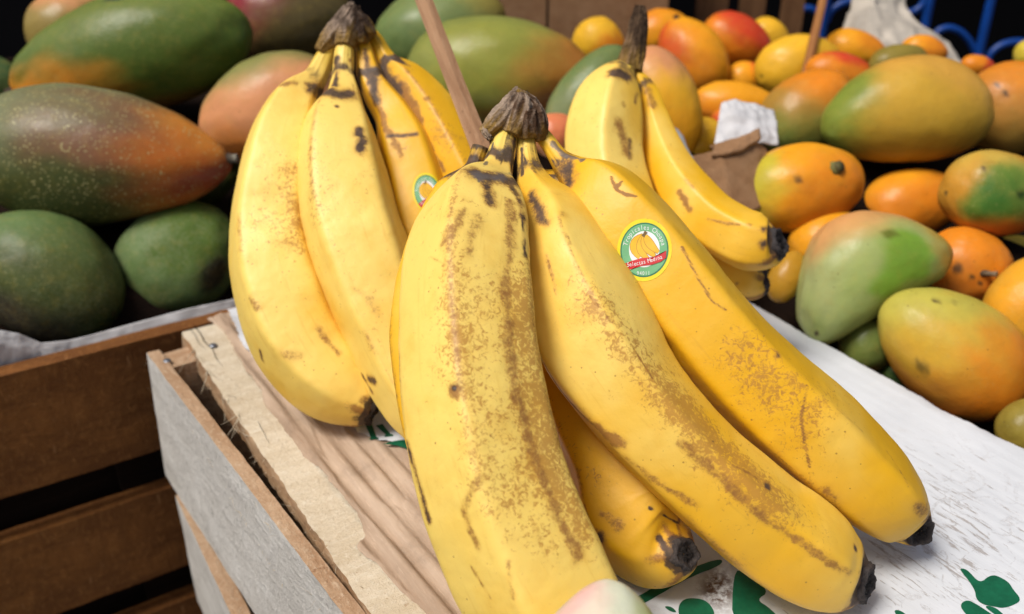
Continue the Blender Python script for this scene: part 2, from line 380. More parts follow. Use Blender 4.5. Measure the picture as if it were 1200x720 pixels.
plank('top_plank', -49.8, 4, 9.35, 12.2, -1.35, -.12, [M['split'], M['pale']], crate, 10, (.04, .035), (300, 14, 5), edge=.16)
for k, (a, b) in enumerate(((13.0, 20), (20.6, 26.4), (27, 32.8), (33.4, 39))):
    plank('top_plank', -48.5, 4, a, b, -1.6, -.55, [M['pale'], M['pale']], crate, 20 + k, (.03, .03), (30, 4, 3))
crk = []; crf = []
for (u0, u1, v, wd) in ((-50.0, -44.6, 10.25, .06), (-49.9, -47.0, 9.95, .035), (-38.5, -36.5, 10.0, .02)):
    for i in range(24):
        t_ = i / 23; u = u0 + (u1 - u0) * t_; vv = v + .10 * float(noise(np.array([[u * .9, v, 0]]), 77)[0]) + .02 * float(noise(np.array([[u * 4, v, 2]]), 78)[0]); ww = wd * (1 - t_) ** .6 * .38 + .004
        k = len(crk); crk += [UV(u, vv - ww, .02), UV(u, vv + ww, .02)]
        if i: crf.append((k - 2, k, k + 1, k - 1))
o = mk('grain_crack', crk, crf, M['shadeplank'], crate); meta(o, kind='stuff')
# nails
def lathe(ctr, axis, prof, seg=14, cap=True):
    axis = axis / np.linalg.norm(axis); h = np.array([1., 0, 0]) if abs(axis[0]) < .8 else np.array([0, 1., 0])
    a = np.cross(axis, h); a /= np.linalg.norm(a); b = np.cross(axis, a)
    V = []; 
    for (r, z) in prof:
        for k in range(seg):
            t = 2 * math.pi * k / seg; V.append(ctr + axis * z + r * (a * math.cos(t) + b * math.sin(t)))
    Fc = grid_faces(len(prof), seg, True)
    if cap:
        n = len(V); V.append(ctr + axis * prof[-1][1]); k0 = (len(prof) - 1) * seg
        Fc += [(k0 + k, k0 + (k + 1) % seg, n) for k in range(seg)]
    return np.array(V), Fc
for (px, py) in ((250, 406), (228, 410)):
    q = PZ(px, py, -.06) if px == 250 else PZ(196, 424, -.4)
    V, Fc = lathe(q, np.array([.15, -.1, 1.]), [(.10, -.6), (.10, 0), (.21, .02), (.22, .07), (.12, .12)], 14)
    mk('nail', V, Fc, M['nail'], crate)
# splinters along the sawn edges (uncountable fuzz)
SV, SF = [], []
def splinter(p, d, L, wd):
    d = d / np.linalg.norm(d); s = np.cross(d, rng.normal(size=3)); s /= np.linalg.norm(s); t = np.cross(d, s)
    k = len(SV); bend = rng.normal(size=3) * .25 * L
    for i in range(4):
        f = i / 3; c = p + d * L * f + bend * f * f; ww = wd * (1 - .9 * f)
        SV.extend([c + s * ww, c - .5 * s * ww + .8 * t * ww, c - .5 * s * ww - .8 * t * ww])
    for i in range(3):
        for j in range(3):
            SF.append((k + 3 * i + j, k + 3 * i + (j + 1) % 3, k + 3 * i + 3 + (j + 1) % 3, k + 3 * i + 3 + j))
for i in range(420):
    u = rng.uniform(-49, -18)
    splinter(UV(u, 9.45 + rng.uniform(0, .35), rng.uniform(-1.2, -.15)), -EN * rng.uniform(.1, 1) + E1 * rng.normal() * 1.4 + np.array([0, 0, rng.normal() * .5]), rng.gamma(2, .15), rng.uniform(.014, .04))
for i in range(170):
    u = rng.uniform(-49, -20)
    zz, vv = random.choice(((-.4, V0), (-8.55, V0 - .02), (-.4, V0 + .75), (-9.75, V0 + .1)))
    splinter(UV(u, vv + .02, zz), -EN * rng.uniform(.1, .8) + E1 * rng.normal() + np.array([0, 0, rng.normal() * .6]), rng.gamma(2, .10), rng.uniform(.010, .022))
for i in range(90):
    splinter(UV(-49, V0 + .1 + rng.uniform(0, .5), rng.uniform(-8.5, -.4)), -E1 * rng.uniform(.2, 1) - EN * rng.uniform(0, .6) + np.array([0, 0, rng.normal() * .5]), rng.gamma(2, .12), rng.uniform(.010, .022))
for (u, v) in ((-47.6, 9.6), (-46.8, 9.7), (-45.4, 9.6), (-42.2, 9.6), (-40.5, 9.7)):
    for k in range(5): splinter(UV(u + rng.normal() * .25, v, -.2), E1 * 1.0 - EN * rng.uniform(.1, .5) + np.array([0, 0, rng.uniform(-.1, .3)]), rng.uniform(1.0, 2.4), rng.uniform(.025, .06))
o = mk('splinters', SV, SF, M['pale'], crate); meta(o, kind='stuff')

# ------------------------------------------------------------------ cardboard lid: torn brown layer, white printed layer over it
def poly_interp(poly, x):                           # poly: list of (u, v) sorted by u
    a = np.array(sorted(poly)); return np.interp(x, a[:, 0], a[:, 1])
def uv_of(px, py, z=0.0):
    p = PZ(px, py, z); return (p @ E1, p @ EN)
lid = empty('cardboard_sheet', UV(-25, 25, 0), 'flattened cardboard sheet with white printed face and torn brown strip', 'cardboard')
edge_l = [uv_of(*q) for q in ((240, 372), (262, 385), (275, 412), (295, 445), (318, 480), (332, 500), (360, 535), (382, 556), (395, 577), (418, 600), (425, 627), (420, 640), (441, 658), (470, 690), (500, 722), (540, 770), (600, 840))]
nu, nv = 330, 90
us = np.linspace(-50.5, -8, nu); VV = []
el = poly_interp(edge_l, us) + .22 * fbm(np.c_[us * .8, us * 0, us * 0], 3, 3) + .035 * noise(np.c_[us * 6, us * 0, us * 0], 4)
tear = [uv_of(*q) for q in ((270, 372), (283, 405), (300, 428), (335, 452), (372, 478), (402, 492), (416, 508), (421, 514), (440, 519), (462, 521), (482, 530), (500, 545), (540, 600), (570, 650), (600, 690), (650, 740), (690, 800), (740, 900))]
tr = poly_interp(tear, us) + .10 * fbm(np.c_[us * 2.5, us * 0, us * 0], 13) + .06 * noise(np.c_[us * 7, us * 0, us * 0], 14)
g = np.linspace(0, 1, nv) ** 1.0
U = np.repeat(us[:, None], nv, 1); Vg = el[:, None] + (tr + 2.2 - el)[:, None] * g[None]
ridge_v = Vg - .18 * (U + 30) * .12                   # flutes run a little askew to the plank
fl = np.cos(ridge_v * 2 * math.pi / .95 + .5 * np.sin(U * .35))
prf = np.sign(fl) * np.abs(fl) ** .7
amp = .085 + .06 * noise(np.c_[U.ravel() * .25, Vg.ravel() * .6, U.ravel() * 0], 21).reshape(U.shape)
Zg = .09 + amp * prf + .035 * fbm(np.c_[U.ravel() * .5, Vg.ravel() * 2, U.ravel() * 0], 22).reshape(U.shape)
tearm = fbm(np.c_[U.ravel() * .22, Vg.ravel() * 1.2, U.ravel() * 0], 24).reshape(U.shape)
Zg += -.07 * smooth(.08, .2, tearm)                   # patches where the liner has come away
Zg[:, 0] -= .14; Zg[:, 1] -= .03
W = U[..., None] * E1 + Vg[..., None] * EN + Zg[..., None] * np.array([0, 0, 1.])
o = mk('torn_layer', W.reshape(-1, 3), grid_faces(nu, nv), M['card'], lid)
# white face
nv = 150
right = [uv_of(*q) for q in ((760, 292), (830, 330), (880, 358), (905, 372), (940, 391), (985, 416), (1030, 441), (1075, 464), (1120, 492), (1160, 509), (1200, 530), (1260, 562), (1330, 600))]
er = poly_interp(right, us) + .05 * fbm(np.c_[us * 1.2, us * 0, us * 0], 43) + .03 * noise(np.c_[us * 5, us * 0, us * 0], 44)
g = np.linspace(0, 1, nv); Vg = tr[:, None] + (er - tr)[:, None] * g[None]; U = np.repeat(us[:, None], nv, 1)
Zg = .22 + .007 * np.cos(Vg * 2 * math.pi / .72) * (1 + .5 * noise(np.c_[U.ravel() * .2, Vg.ravel() * .3, U.ravel() * 0], 31).reshape(U.shape)) + .06 * fbm(np.c_[U.ravel() * .12, Vg.ravel() * .22, U.ravel() * 0], 33).reshape(U.shape)
curl = np.clip(1 - (Vg - tr[:, None]) / 1.0, 0, 1)
Zg += curl ** 2 * (.10 + .14 * noise(np.c_[U.ravel() * .8, U.ravel() * 0, U.ravel() * 0], 35).reshape(U.shape))
ed = np.clip(1 - (er[:, None] - Vg) / .8, 0, 1); Zg += ed ** 2 * (-.12 + .06 * noise(np.c_[U.ravel() * .7, U.ravel() * 0, U.ravel() * 0], 36).reshape(U.shape))
W = U[..., None] * E1 + Vg[..., None] * EN + Zg[..., None] * np.array([0, 0, 1.])
pw = W.reshape(-1, 3)
px_, py_ = proj(pw)
wear = np.exp(-(((px_ - 1095) / 120) ** 2 + ((py_ - 620) / 95) ** 2)) + .3 * smooth(560, 720, py_)
stain = np.exp(-(((px_ - 842) / 22) ** 2 + ((py_ - 690) / 24) ** 2) * 1.2)
o = mk('printed_face', pw, grid_faces(nu, nv), M['white'], lid, attrs={'wear': np.clip(wear, 0, 1), 'stain': np.clip(stain * 1.4, 0, 1)})
white_bvh = BVHTree.FromPolygons([tuple(p) for p in pw], grid_faces(nu, nv))
# cut edge of the corrugated board along the right: two liners and the fluting between them
nE = 900; ue = np.linspace(-50, -8, nE); ev = np.interp(ue, us, er)
zt = np.interp(ue, us, Zg[:, -1])
V = []
for k, (dz, dv) in enumerate(((.0, .0), (-.06, .03), (-.22, -.02), (-.44, .03), (-.50, .0), (-.52, -.6))):
    zz = zt + dz + (.05 * np.sin(ue * 2 * math.pi / .55) if k in (2,) else 0) + .02 * noise(np.c_[ue * 4, ue * 0, ue * 0 + k], 51)
    vv = ev + dv - (.10 * (np.sin(ue * 2 * math.pi / .55) > 0) if k == 2 else 0) + .03 * noise(np.c_[ue * 3, ue * 0, ue * 0 + k], 52)
    V.append(ue[:, None] * E1 + vv[:, None] * EN + zz[:, None] * np.array([0, 0, 1.]))
mk('corrugated_edge', np.concatenate(V), grid_faces(6, nE), M['card'], lid, smooth_=False)
# printing
def drape_poly(polys, name, mat, parent, bvh, lift=.018, sub=2, rnd=True):
    if len(polys) > 1:
        for q in polys: drape_poly([q], name, mat, parent, bvh, lift, sub, rnd)
        return
    bm = bmesh.new()
    for pl in polys:
        for _ in range(2 if rnd else 0):                # round the drawn outline
            q = pl + pl[:1]; pl = [p for a, b in zip(q[:-1], q[1:]) for p in ((.75 * a[0] + .25 * b[0], .75 * a[1] + .25 * b[1]), (.25 * a[0] + .75 * b[0], .25 * a[1] + .75 * b[1]))]
        pts = [PZ(x, y, .22) for x, y in pl]
        vs = [bm.verts.new((p[0], p[1], 0)) for p in pts]; bm.faces.new(vs)
    bmesh.ops.triangulate(bm, faces=bm.faces[:])
    for _ in range(sub): bmesh.ops.subdivide_edges(bm, edges=bm.edges[:], cuts=1, use_grid_fill=True)
    bmesh.ops.triangulate(bm, faces=bm.faces[:])
    V = []
    for v in bm.verts:
        h = bvh.ray_cast(Vector((v.co.x, v.co.y, 3)), Vector((0, 0, -1)))
        V.append((v.co.x, v.co.y, (h[0].z if h[0] else .22) + lift))
    bm.verts.index_update(); Fc = [tuple(v.index for v in f.verts) for f in bm.faces]
    bm.free(); return mk(name, V, Fc, mat, parent)
def z4(pts): return [(940 + x / 4.5, 560 + y / 4.5) for x, y in pts]
def z3(pts): return [(560 + x / 3.53, 560 + y / 3.53) for x, y in pts]
def z7(pts): return [(380 + x / 5.145, 460 + y / 5.145) for x, y in pts]
drape_poly([z4([(828, 482), (860, 484), (888, 508), (920, 545), (950, 551), (975, 526), (1010, 515), (1050, 530), (1090, 555), (1112, 592), (1155, 640), (1130, 668), (1060, 690), (1020, 684), (950, 671), (915, 640), (912, 600), (880, 547), (850, 512)]),
            z4([(828, 672), (870, 645), (920, 670), (1000, 722), (1070, 770), (930, 780), (860, 722)]),
            z4([(950, 676), (1012, 682), (1060, 722), (1100, 760), (1040, 740)]),
            z4([(482, 702), (510, 700), (545, 722), (590, 760), (500, 735)])], 'printed_leaf', M['green'], lid, white_bvh)
drape_poly([z3([(640, 505), (700, 470), (880, 375), (1010, 330), (1010, 362), (880, 410), (725, 500), (650, 540)]),
            z3([(1055, 390), (1100, 380), (1210, 470), (1150, 505), (1210, 540), (1300, 640), (1050, 640)]),
            z3([(828, 560), (832, 525), (855, 503), (900, 498), (945, 510), (975, 545), (980, 580), (950, 640), (850, 640)]),
            z3([(768, 532), (800, 535), (822, 556), (815, 560), (790, 552)])], 'printed_apple', M['green'], lid, white_bvh)
drape_poly([z7([(245, 190), (285, 190), (315, 268), (328, 275), (328, 281), (272, 287), (272, 280), (280, 275)]),
            z7([(310, 200), (350, 190), (398, 250), (415, 255), (415, 263), (365, 268), (362, 262), (370, 255)]),
            z7([(440, 235), (475, 225), (480, 245), (455, 252)]),
            z7([(355, 312), (440, 290), (530, 282), (600, 282), (600, 400), (530, 352), (440, 322)])], 'printed_letters', M['green'], lid, white_bvh, rnd=False)

# ================================================================== bananas
NR, NA = 300, 140
def pick(V, facing, px, py):
    x, y = proj(V); d = (x - px) ** 2 + (y - py) ** 2 + np.where(facing, 0, 1e6)
    return V[np.argmin(d)]
def seg_dist(V, pts):
    d = np.full(len(V), 1e9)
    if len(pts) == 1: return np.linalg.norm(V - pts[0], axis=1)
    for a, b in zip(pts[:-1], pts[1:]):
        ab = b - a; t = np.clip(((V - a) @ ab) / (ab @ ab + 1e-9), 0, 1)
        d = np.minimum(d, np.linalg.norm(V - a - t[:, None] * ab, axis=1))
    return d
def banana(parent, pairs, seed, feats=(), phase=0.0, ridge=.036, freck=.02, pale=0., warm=0., neck_dark=.55, tip=True, tipcol=((.085, .07, .066), (.02, .015, .013)), neck_len=2.2, label=None):
    rows = []
    for (lx, ly, rx, ry, d) in pairs:
        c = P((lx + rx) / 2, (ly + ry) / 2, d); hw = math.hypot(rx - lx, ry - ly) / 2
        rows.append((*c, hw * d / F))
    S = catmull(rows, NR); S = np.c_[sm1(S[:, :3], 6), sm1(S[:, 3], 4)]
    c, r = S[:, :3], np.maximum(S[:, 3], .12)
    T = np.gradient(c, axis=0); T /= np.linalg.norm(T, axis=1)[:, None]
    s = np.r_[0, np.cumsum(np.linalg.norm(np.diff(c, axis=0), axis=1))]; L = s[-1]
    N = np.zeros_like(T); n = C0 - c[0]; 
    for i in range(NR):
        n = n - T[i] * (n @ T[i]); n /= np.linalg.norm(n); N[i] = n
    B = np.cross(T, N)
    ph = np.linspace(0, 2 * math.pi, NA, endpoint=False)
    R = np.repeat(r[:, None], NA, 1); PH = np.repeat(ph[None], NR, 0); SS = np.repeat(s[:, None], NA, 1)
    pp = PH + phase + .10 * np.sin(SS * .25 + seed)
    k = np.abs(np.cos(pp * 2.5))                                                     # five keels
    w5 = np.mod(pp, 2 * math.pi / 5) - math.pi / 5
    w5 = np.sqrt(np.maximum((math.pi / 5) ** 2 - 2 * .02 * 1, 0)) - np.sqrt((math.pi / 5 - np.abs(w5)) ** 2 + .012) + .11 if False else w5
    keel = math.cos(math.pi / 5) / np.cos(w5)
    kk_ = np.hanning(9)[1:-1]; kk_ /= kk_.sum()
    keel = sum(wt * np.roll(keel, j - 3, axis=1) for j, wt in enumerate(kk_))
    env = smooth(0, .12 * L, SS) * (1 - .55 * smooth(.88 * L, L, SS))
    R = R * (1 + ridge * 24 * (keel - .885) * env)
    p0 = c[:, None] + R[..., None] * (np.cos(PH)[..., None] * N[:, None] + np.sin(PH)[..., None] * B[:, None])
    fl = p0.reshape(-1, 3)
    R = R * (1 + (0.028 * fbm(fl * .35, seed, 3) + .010 * fbm(fl * 1.6, seed + 3, 3)).reshape(R.shape))
    nk = smooth(neck_len * 1.3, neck_len * .3, SS)                                    # wrinkled neck
    R = R * (1 + nk * .10 * fbm(np.c_[PH.ravel() * 2.2, SS.ravel() * .25, PH.ravel() * 0 + seed], seed + 7, 3).reshape(R.shape))
    Vv = (c[:, None] + R[..., None] * (np.cos(PH)[..., None] * N[:, None] + np.sin(PH)[..., None] * B[:, None])).reshape(-1, 3)
    nrm = (np.cos(PH)[..., None] * N[:, None] + np.sin(PH)[..., None] * B[:, None]).reshape(-1, 3)
    facing = np.einsum('ij,ij->i', nrm, C0 - Vv) > 0
    sf = SS.ravel(); kf = (k ** 6).ravel()
    A = {}
    A['pc'] = np.c_[sf * .45 + seed, np.cos(PH.ravel()) * 9, np.sin(PH.ravel()) * 9]
    A['freck'] = np.full(len(Vv), freck) + .25 * np.clip(fbm(Vv * .45, seed + 11, 3), -.4, 1)
    A['pale'] = np.full(len(Vv), pale) + .15 * fbm(Vv * .3, seed + 12, 2)
    A['warm'] = np.full(len(Vv), warm) + .2 * np.clip(fbm(Vv * .3, seed + 13, 2), 0, 1)
    A['bruise'] = np.zeros(len(Vv)); A['dark'] = np.zeros(len(Vv)); A['grey'] = np.zeros(len(Vv))
    A['green'] = .5 * smooth(neck_len * 1.2, 0, sf) * (fbm(Vv * .8, seed + 19, 2) > -.1)
    # keels rub brown first
    kn = fbm(np.c_[sf * .35, (PH.ravel() * 5 / (2 * math.pi)).round() * 9.1, sf * 0], seed + 14, 3)
    A['freck'] += .20 * (k ** 10).ravel() * smooth(-.1, .35, kn)
    A['bruise'] += .50 * (k ** 24).ravel() * smooth(.0, .4, kn) * smooth(.08 * L, .2 * L, sf)
    nz = fbm(np.c_[np.cos(PH.ravel()) * 1.3, np.sin(PH.ravel()) * 1.3, sf * .30 + seed], seed + 15, 4)
    spike = np.clip(nz * 2.2, -.5, 1.4)
    A['dark'] += 1.5 * neck_dark * smooth(1.0, .1, np.abs(sf - neck_len - .35 * spike) / (.55 + .5 * np.clip(spike, 0, 1)))
    A['grey'] += 1.0 * neck_dark * smooth(1.0, .2, np.abs(sf - neck_len + .1) / .5) * smooth(.0, .5, nz + .25)
    A['dark'] += 1.1 * neck_dark * smooth(neck_len + .2, neck_len - .5, sf) * smooth(.08, .4, fbm(np.c_[np.cos(PH.ravel()) * 2.2, np.sin(PH.ravel()) * 2.2, sf * .25 + seed], seed + 17, 3))
    A['bruise'] += .8 * neck_dark * smooth(2.2, 0, np.abs(sf - neck_len - .5)) * (.5 + nz)
    A['dark'] += .9 * smooth(.5, 0, sf)
    A['dark'] += 1.0 * smooth(L - .40, L - .05, sf + .35 * fbm(Vv * 1.8, seed + 16, 3))
    A['bruise'] += .55 * smooth(L - 1.5, L - .3, sf) * (.4 + kf)
    for ft in feats:
        ch, pts, wd, st = ft[:4]
        q = [pick(Vv, facing, x, y) for x, y in pts]
        d = seg_dist(Vv, q); wd = max(wd, .075)
        if ch not in ('freck', 'pale', 'warm', 'green'):
            d = np.maximum(d + wd * (.75 * fbm(Vv * min(2.6, .55 / wd), seed + 31, 4) + .25 * fbm(Vv * 4, seed + 32, 3)), 0)
        if ch in ('freck', 'pale', 'warm', 'green'): A[ch] = np.clip(A[ch] + st * np.exp(-(d / wd) ** 2), -1, 1.3)
        else:
            A[ch] = np.maximum(A[ch], st * (1 - smooth(wd * .1, wd * 1.7, d)))
            if ch == 'dark' and wd > .1: A['bruise'] = np.maximum(A['bruise'], .55 * (1 - smooth(wd * .6, wd * 2.4, d)))
    for ch in ('warm', 'bruise', 'dark', 'grey', 'green'): A[ch] = np.clip(A[ch], 0, 1.2)
    A['freck'] = np.clip(A['freck'], -.3, .75)
    Fc = grid_faces(NR, NA, True)
    Vv2 = np.vstack([Vv, c[:1], c[-1:] + T[-1:] * .02]); n0 = len(Vv)
    Fc += [(k_, n0, (k_ + 1) % NA) for k_ in range(NA)] + [((NR - 1) * NA + k_, (NR - 1) * NA + (k_ + 1) % NA, n0 + 1) for k_ in range(NA)]
    Fc = [tuple(reversed(f)) for f in Fc]
    A = {kk: (np.r_[a, a[0], a[-1]] if a.ndim == 1 else np.vstack([a, a[:1], a[-1:]])) for kk, a in A.items()}
    o = mk('banana', Vv2, Fc, M['banana'], parent, attrs=A)
    if label: o['label'] = label
    o_geo = BVHTree.FromPolygons([tuple(p) for p in Vv2], Fc)
    if tip:                                           # dry blossom end: a wrinkled collar with a sunken middle
        rt = R[-1].mean(); cols = []; V = []; seg = 40
        prof = [(1.02, -.26), (1.05, -.12), (1.03, .0), (1.00, .10), (.93, .19), (.80, .21), (.66, .14), (.50, .06), (.42, .12), (.30, .13), (.12, .04)]
        for (f, z) in prof:
            for kk in range(seg):
                t = 2 * math.pi * kk / seg
                wr = 1 + .07 * math.sin(5 * t + seed) + .035 * math.sin(11 * t + seed * 2 + z * 6) + .03 * rng.normal() * (f > .3)
                zz = z + .05 * math.sin(3 * t + seed) + .025 * rng.normal()
                V.append(c[-1] + T[-1] * zz * max(rt, .5) / .75 + rt * f * wr * (N[-1] * math.cos(t) + B[-1] * math.sin(t)))
                gg = smooth(.3, 1.0, np.array(f)); cols.append(np.array(tipcol[1]) * (1 - gg) + np.array(tipcol[0]) * gg)
        Ft = grid_faces(len(prof), seg, True); n = len(V); V.append(c[-1] + T[-1] * .12); cols.append(np.array(tipcol[1]))
        k0 = (len(prof) - 1) * seg; Ft += [(k0 + kk, k0 + (kk + 1) % seg, n) for kk in range(seg)]
        mk('tip', V, Ft, M['tip'], o, attrs={'col': np.array(cols)})
    return o, o_geo

def tubeV(pts, rad, seg=16, rag=.1, seed=0, ends=True, squash=1.0):
    """ragged bark-like tube through 3-D points"""
    S = catmull(np.c_[np.array(pts), np.array(rad)], max(12, len(pts) * 9)); c, r = S[:, :3], S[:, 3]
    T = np.gradient(c, axis=0); T /= np.linalg.norm(T, axis=1)[:, None]; n = C0 - c[0]; V = []; nr = len(c)
    for i in range(nr):
        n = n - T[i] * (n @ T[i]); n /= np.linalg.norm(n); b = np.cross(T[i], n)
        t = np.linspace(0, 2 * math.pi, seg, endpoint=False)
        q = np.c_[np.cos(t) * 1.7, np.sin(t) * 1.7, np.full(seg, i * .10 + seed * 3.3)]
        rr = r[i] * (1 + rag * 1.6 * fbm(q, seed, 4) + rag * .5 * np.cos(t * 7 + seed))
        V.append(c[i] + (rr * np.cos(t))[:, None] * n * squash + (rr * np.sin(t))[:, None] * b)
    V = np.concatenate(V); Fc = grid_faces(nr, seg, True)
    if ends:
        k = len(V); V = np.vstack([V, c[:1], c[-1:] - T[-1:] * r[-1] * .25])
        Fc += [(j, k, (j + 1) % seg) for j in range(seg)] + [((nr - 1) * seg + j, (nr - 1) * seg + (j + 1) % seg, k + 1) for j in range(seg)]
    return V, [tuple(reversed(f)) for f in Fc]
def crown(parent, parts, seed, light, dark, base=(.42, .25, .05)):
    Vs, Fs, Cs = [], [], []; off = 0
    for i, (pts, rad, tone) in enumerate(parts):
        V, Fc = tubeV([P(*p) for p in pts], rad, 44, .13, seed + i * 5)
        nr = (len(V) - 2) // 44; tt = np.r_[np.repeat(np.linspace(0, 1, nr), 44), 0, 1]; an = np.r_[np.tile(np.linspace(0, 2 * math.pi, 44, endpoint=False), nr), 0, 0]
        fib = fbm(np.c_[np.cos(an) * 5, np.sin(an) * 5, tt * 1.6 + seed + i], seed + i, 4)          # fibres running up the pad
        V = V + (.05 * fib + .05 * fbm(V * 2.6, seed + 40, 4))[:, None] * np.array([.3, -.9, .25]) + .03 * tt[:, None] ** 3 * rng.normal(size=V.shape)
        nn = smooth(-.35, .45, .9 * fib + .7 * fbm(V * np.array([1.6, 1.6, 1.0]), seed + i, 4) + tone)
        c = np.array(dark) * (1 - nn[:, None]) + np.array(light) * nn[:, None]
        gb = smooth(.42, .05, tt + .35 * fib)[:, None] * .8; c = c * (1 - gb) + np.array(base) * gb
        Cs.append(c); Vs.append(V); Fs += [tuple(k + off for k in f) for f in Fc]; off += len(V)
    return mk('crown', np.concatenate(Vs), Fs, M['bark'], parent, attrs={'col': np.concatenate(Cs)})

# ---- stickers ------------------------------------------------------------
def glyph(ch):
    cu = bpy.data.curves.new('t', 'FONT'); cu.body = ch; cu.align_x = 'CENTER'; cu.size = 1
    ob = bpy.data.objects.new('t', cu); COL.objects.link(ob); dg = bpy.context.evaluated_depsgraph_get()
    me = bpy.data.meshes.new_from_object(ob.evaluated_get(dg)); 
    V = np.array([v.co[:2] for v in me.vertices]).reshape(-1, 2); Fc = [tuple(p.vertices) for p in me.polygons]
    bpy.data.objects.remove(ob); bpy.data.curves.remove(cu); bpy.data.meshes.remove(me); return V, Fc
GC = {}
def sticker(parent, bvh, px, py, rx, ry, rot=0.0):
    """oval fruit label, laid on the peel by projecting its flat artwork along the peel's normal"""
    r = ray(px, py); r /= np.linalg.norm(r)
    hit, nor, _, _ = bvh.ray_cast(Vector(C0), Vector(r)); nor = np.array(nor); hit = np.array(hit)
    if nor @ r > 0: nor = -nor
    X = RT - nor * (RT @ nor); X /= np.linalg.norm(X); Y = np.cross(nor, X)
    if Y @ UP < 0: Y = -Y
    cr, sr = math.cos(rot), math.sin(rot); X, Y = X * cr + Y * sr, Y * cr - X * sr
    V, Fc, MI = [], [], []
    mats = [M['s_yellow'], M['s_dgreen'], M['s_lgreen'], M['s_white'], M['s_red'], M['s_ban'], M['s_brown'], M['s_line']]
    def put(a, b, lift):
        q = hit + X * a * rx + Y * b * ry + nor * 1.5
        h = bvh.ray_cast(Vector(q), Vector(-nor), 4)
        p = np.array(h[0]) if h[0] else hit + X * a * rx + Y * b * ry
        V.append(p + nor * lift); return len(V) - 1
    def disc(cx, cy, a, b, mi, lift, rings=7, seg=40, inner=0.0):
        rows = []
        for i in range(rings + 1):
            f = inner + (1 - inner) * i / rings
            rows.append([put(cx + a * f * math.cos(2 * math.pi * k / seg), cy + b * f * math.sin(2 * math.pi * k / seg), lift) for k in range(seg)])
        for i in range(rings):
            for k in range(seg): Fc.append((rows[i][k], rows[i][(k + 1) % seg], rows[i + 1][(k + 1) % seg], rows[i + 1][k])); MI.append(mi)
    def text(s, fn, size, mi, lift):
        for i, ch in enumerate(s):
            if ch == ' ': continue
            if ch not in GC: GC[ch] = glyph(ch)
            gv, gf = GC[ch]; k = len(V)
            (ox, oy), ang = fn(i / max(1, len(s) - 1))
            for (gx, gy) in gv:
                gx *= size * .92; gy *= size
                put(ox + gx * math.cos(ang) - gy * math.sin(ang), oy + gx * math.sin(ang) + gy * math.cos(ang), lift)
            for f in gf: Fc.append(tuple(k + j for j in f)); MI.append(mi)
    def poly(pts, mi, lift):
        pts = np.array(pts, float); c = pts.mean(0); k0 = put(*c, lift); ids = [put(*p, lift) for p in pts]
        mids = [put(*((p + c) / 2), lift) for p in pts]; n = len(ids)
        for j in range(n):
            Fc.append((k0, mids[j], mids[(j + 1) % n])); MI.append(mi)
            Fc.append((mids[j], ids[j], ids[(j + 1) % n], mids[(j + 1) % n])); MI.append(mi)
    disc(0, 0, 1, 1, 0, .014); disc(0, .0, .88, .87, 1, .020); disc(0, 0, .83, .825, 2, .025)
    disc(0, .02, .56, .58, 3, .030)
    def band(p, q, r, w0, w1):                       # a curved finger: quadratic arc through p, q, r
        tt = np.linspace(0, 1, 9); p, q, r = (np.array(z) for z in (p, q, r))
        c = ((1 - tt) ** 2)[:, None] * p + (2 * tt * (1 - tt))[:, None] * q + (tt ** 2)[:, None] * r
        g = np.gradient(c, axis=0); nn = np.c_[-g[:, 1], g[:, 0]]; nn /= np.linalg.norm(nn, axis=1)[:, None]
        ww = (w0 + (w1 - w0) * np.sin(np.pi * np.clip(tt * .9 + .06, 0, 1)))[:, None]
        return [tuple(z) for z in np.vstack([c + nn * ww, (c - nn * ww)[::-1]])]
    def strip(bd, mi, lift):
        n = len(bd) // 2; ids = [put(*z, lift) for z in bd]
        for j in range(n - 1): Fc.append((ids[j], ids[j + 1], ids[2 * n - 2 - j], ids[2 * n - 1 - j])); MI.append(mi)
    for j, (p, q, r) in enumerate((((-.06, .46), (-.66, .18), (-.16, -.26)), ((-.03, .46), (-.34, .02), (.16, -.30)), ((0, .46), (-.10, .12), (.40, -.20)), ((.03, .46), (.10, .22), (.52, -.08)))):
        strip(band(p, q, r, .05, .155), 7, .033 + .003 * j); strip(band(p, q, r, .03, .128), 5, .0345 + .003 * j)
    strip(band((-.06, .42), (.0, .50), (.05, .58), .07, .05), 6, .048)
    poly([(-.76, -.50), (-.62, -.64), (-.62, -.74), (-.44, -.62), (-.1, -.52), (.3, -.48), (.62, -.38), (.80, -.25), (.80, -.02), (.60, -.16), (.3, -.24), (-.1, -.27), (-.45, -.36), (-.70, -.44)], 4, .050)
    def arc_top(f):
        a = math.radians(165 - 150 * f); return (.64 * math.cos(a), .64 * math.sin(a) + .0), a - math.pi / 2
    text('Tropicales Choapa', arc_top, .22, 3, .034)
    def rib(f):
        x = -.56 + 1.2 * f; return (x, -.54 + .12 * f + .13 * f * f), math.radians(8 + 12 * f)
    text('Selectas Medina', rib, .19, 3, .056)
    text('94011', lambda f: ((-.20 + .40 * f, -.80 + .0 * f), math.radians(3)), .17, 3, .034)
    cen = np.mean(np.array(V), 0)
    return mk('sticker', V, Fc, None, parent, mats=mats, mi=MI)

bunch = empty('banana_bunch', PZ(700, 560, 0), 'largest ripe freckled banana bunch in front, round sticker facing the viewer', 'bananas', 'banana bunches on the cardboard sheet')
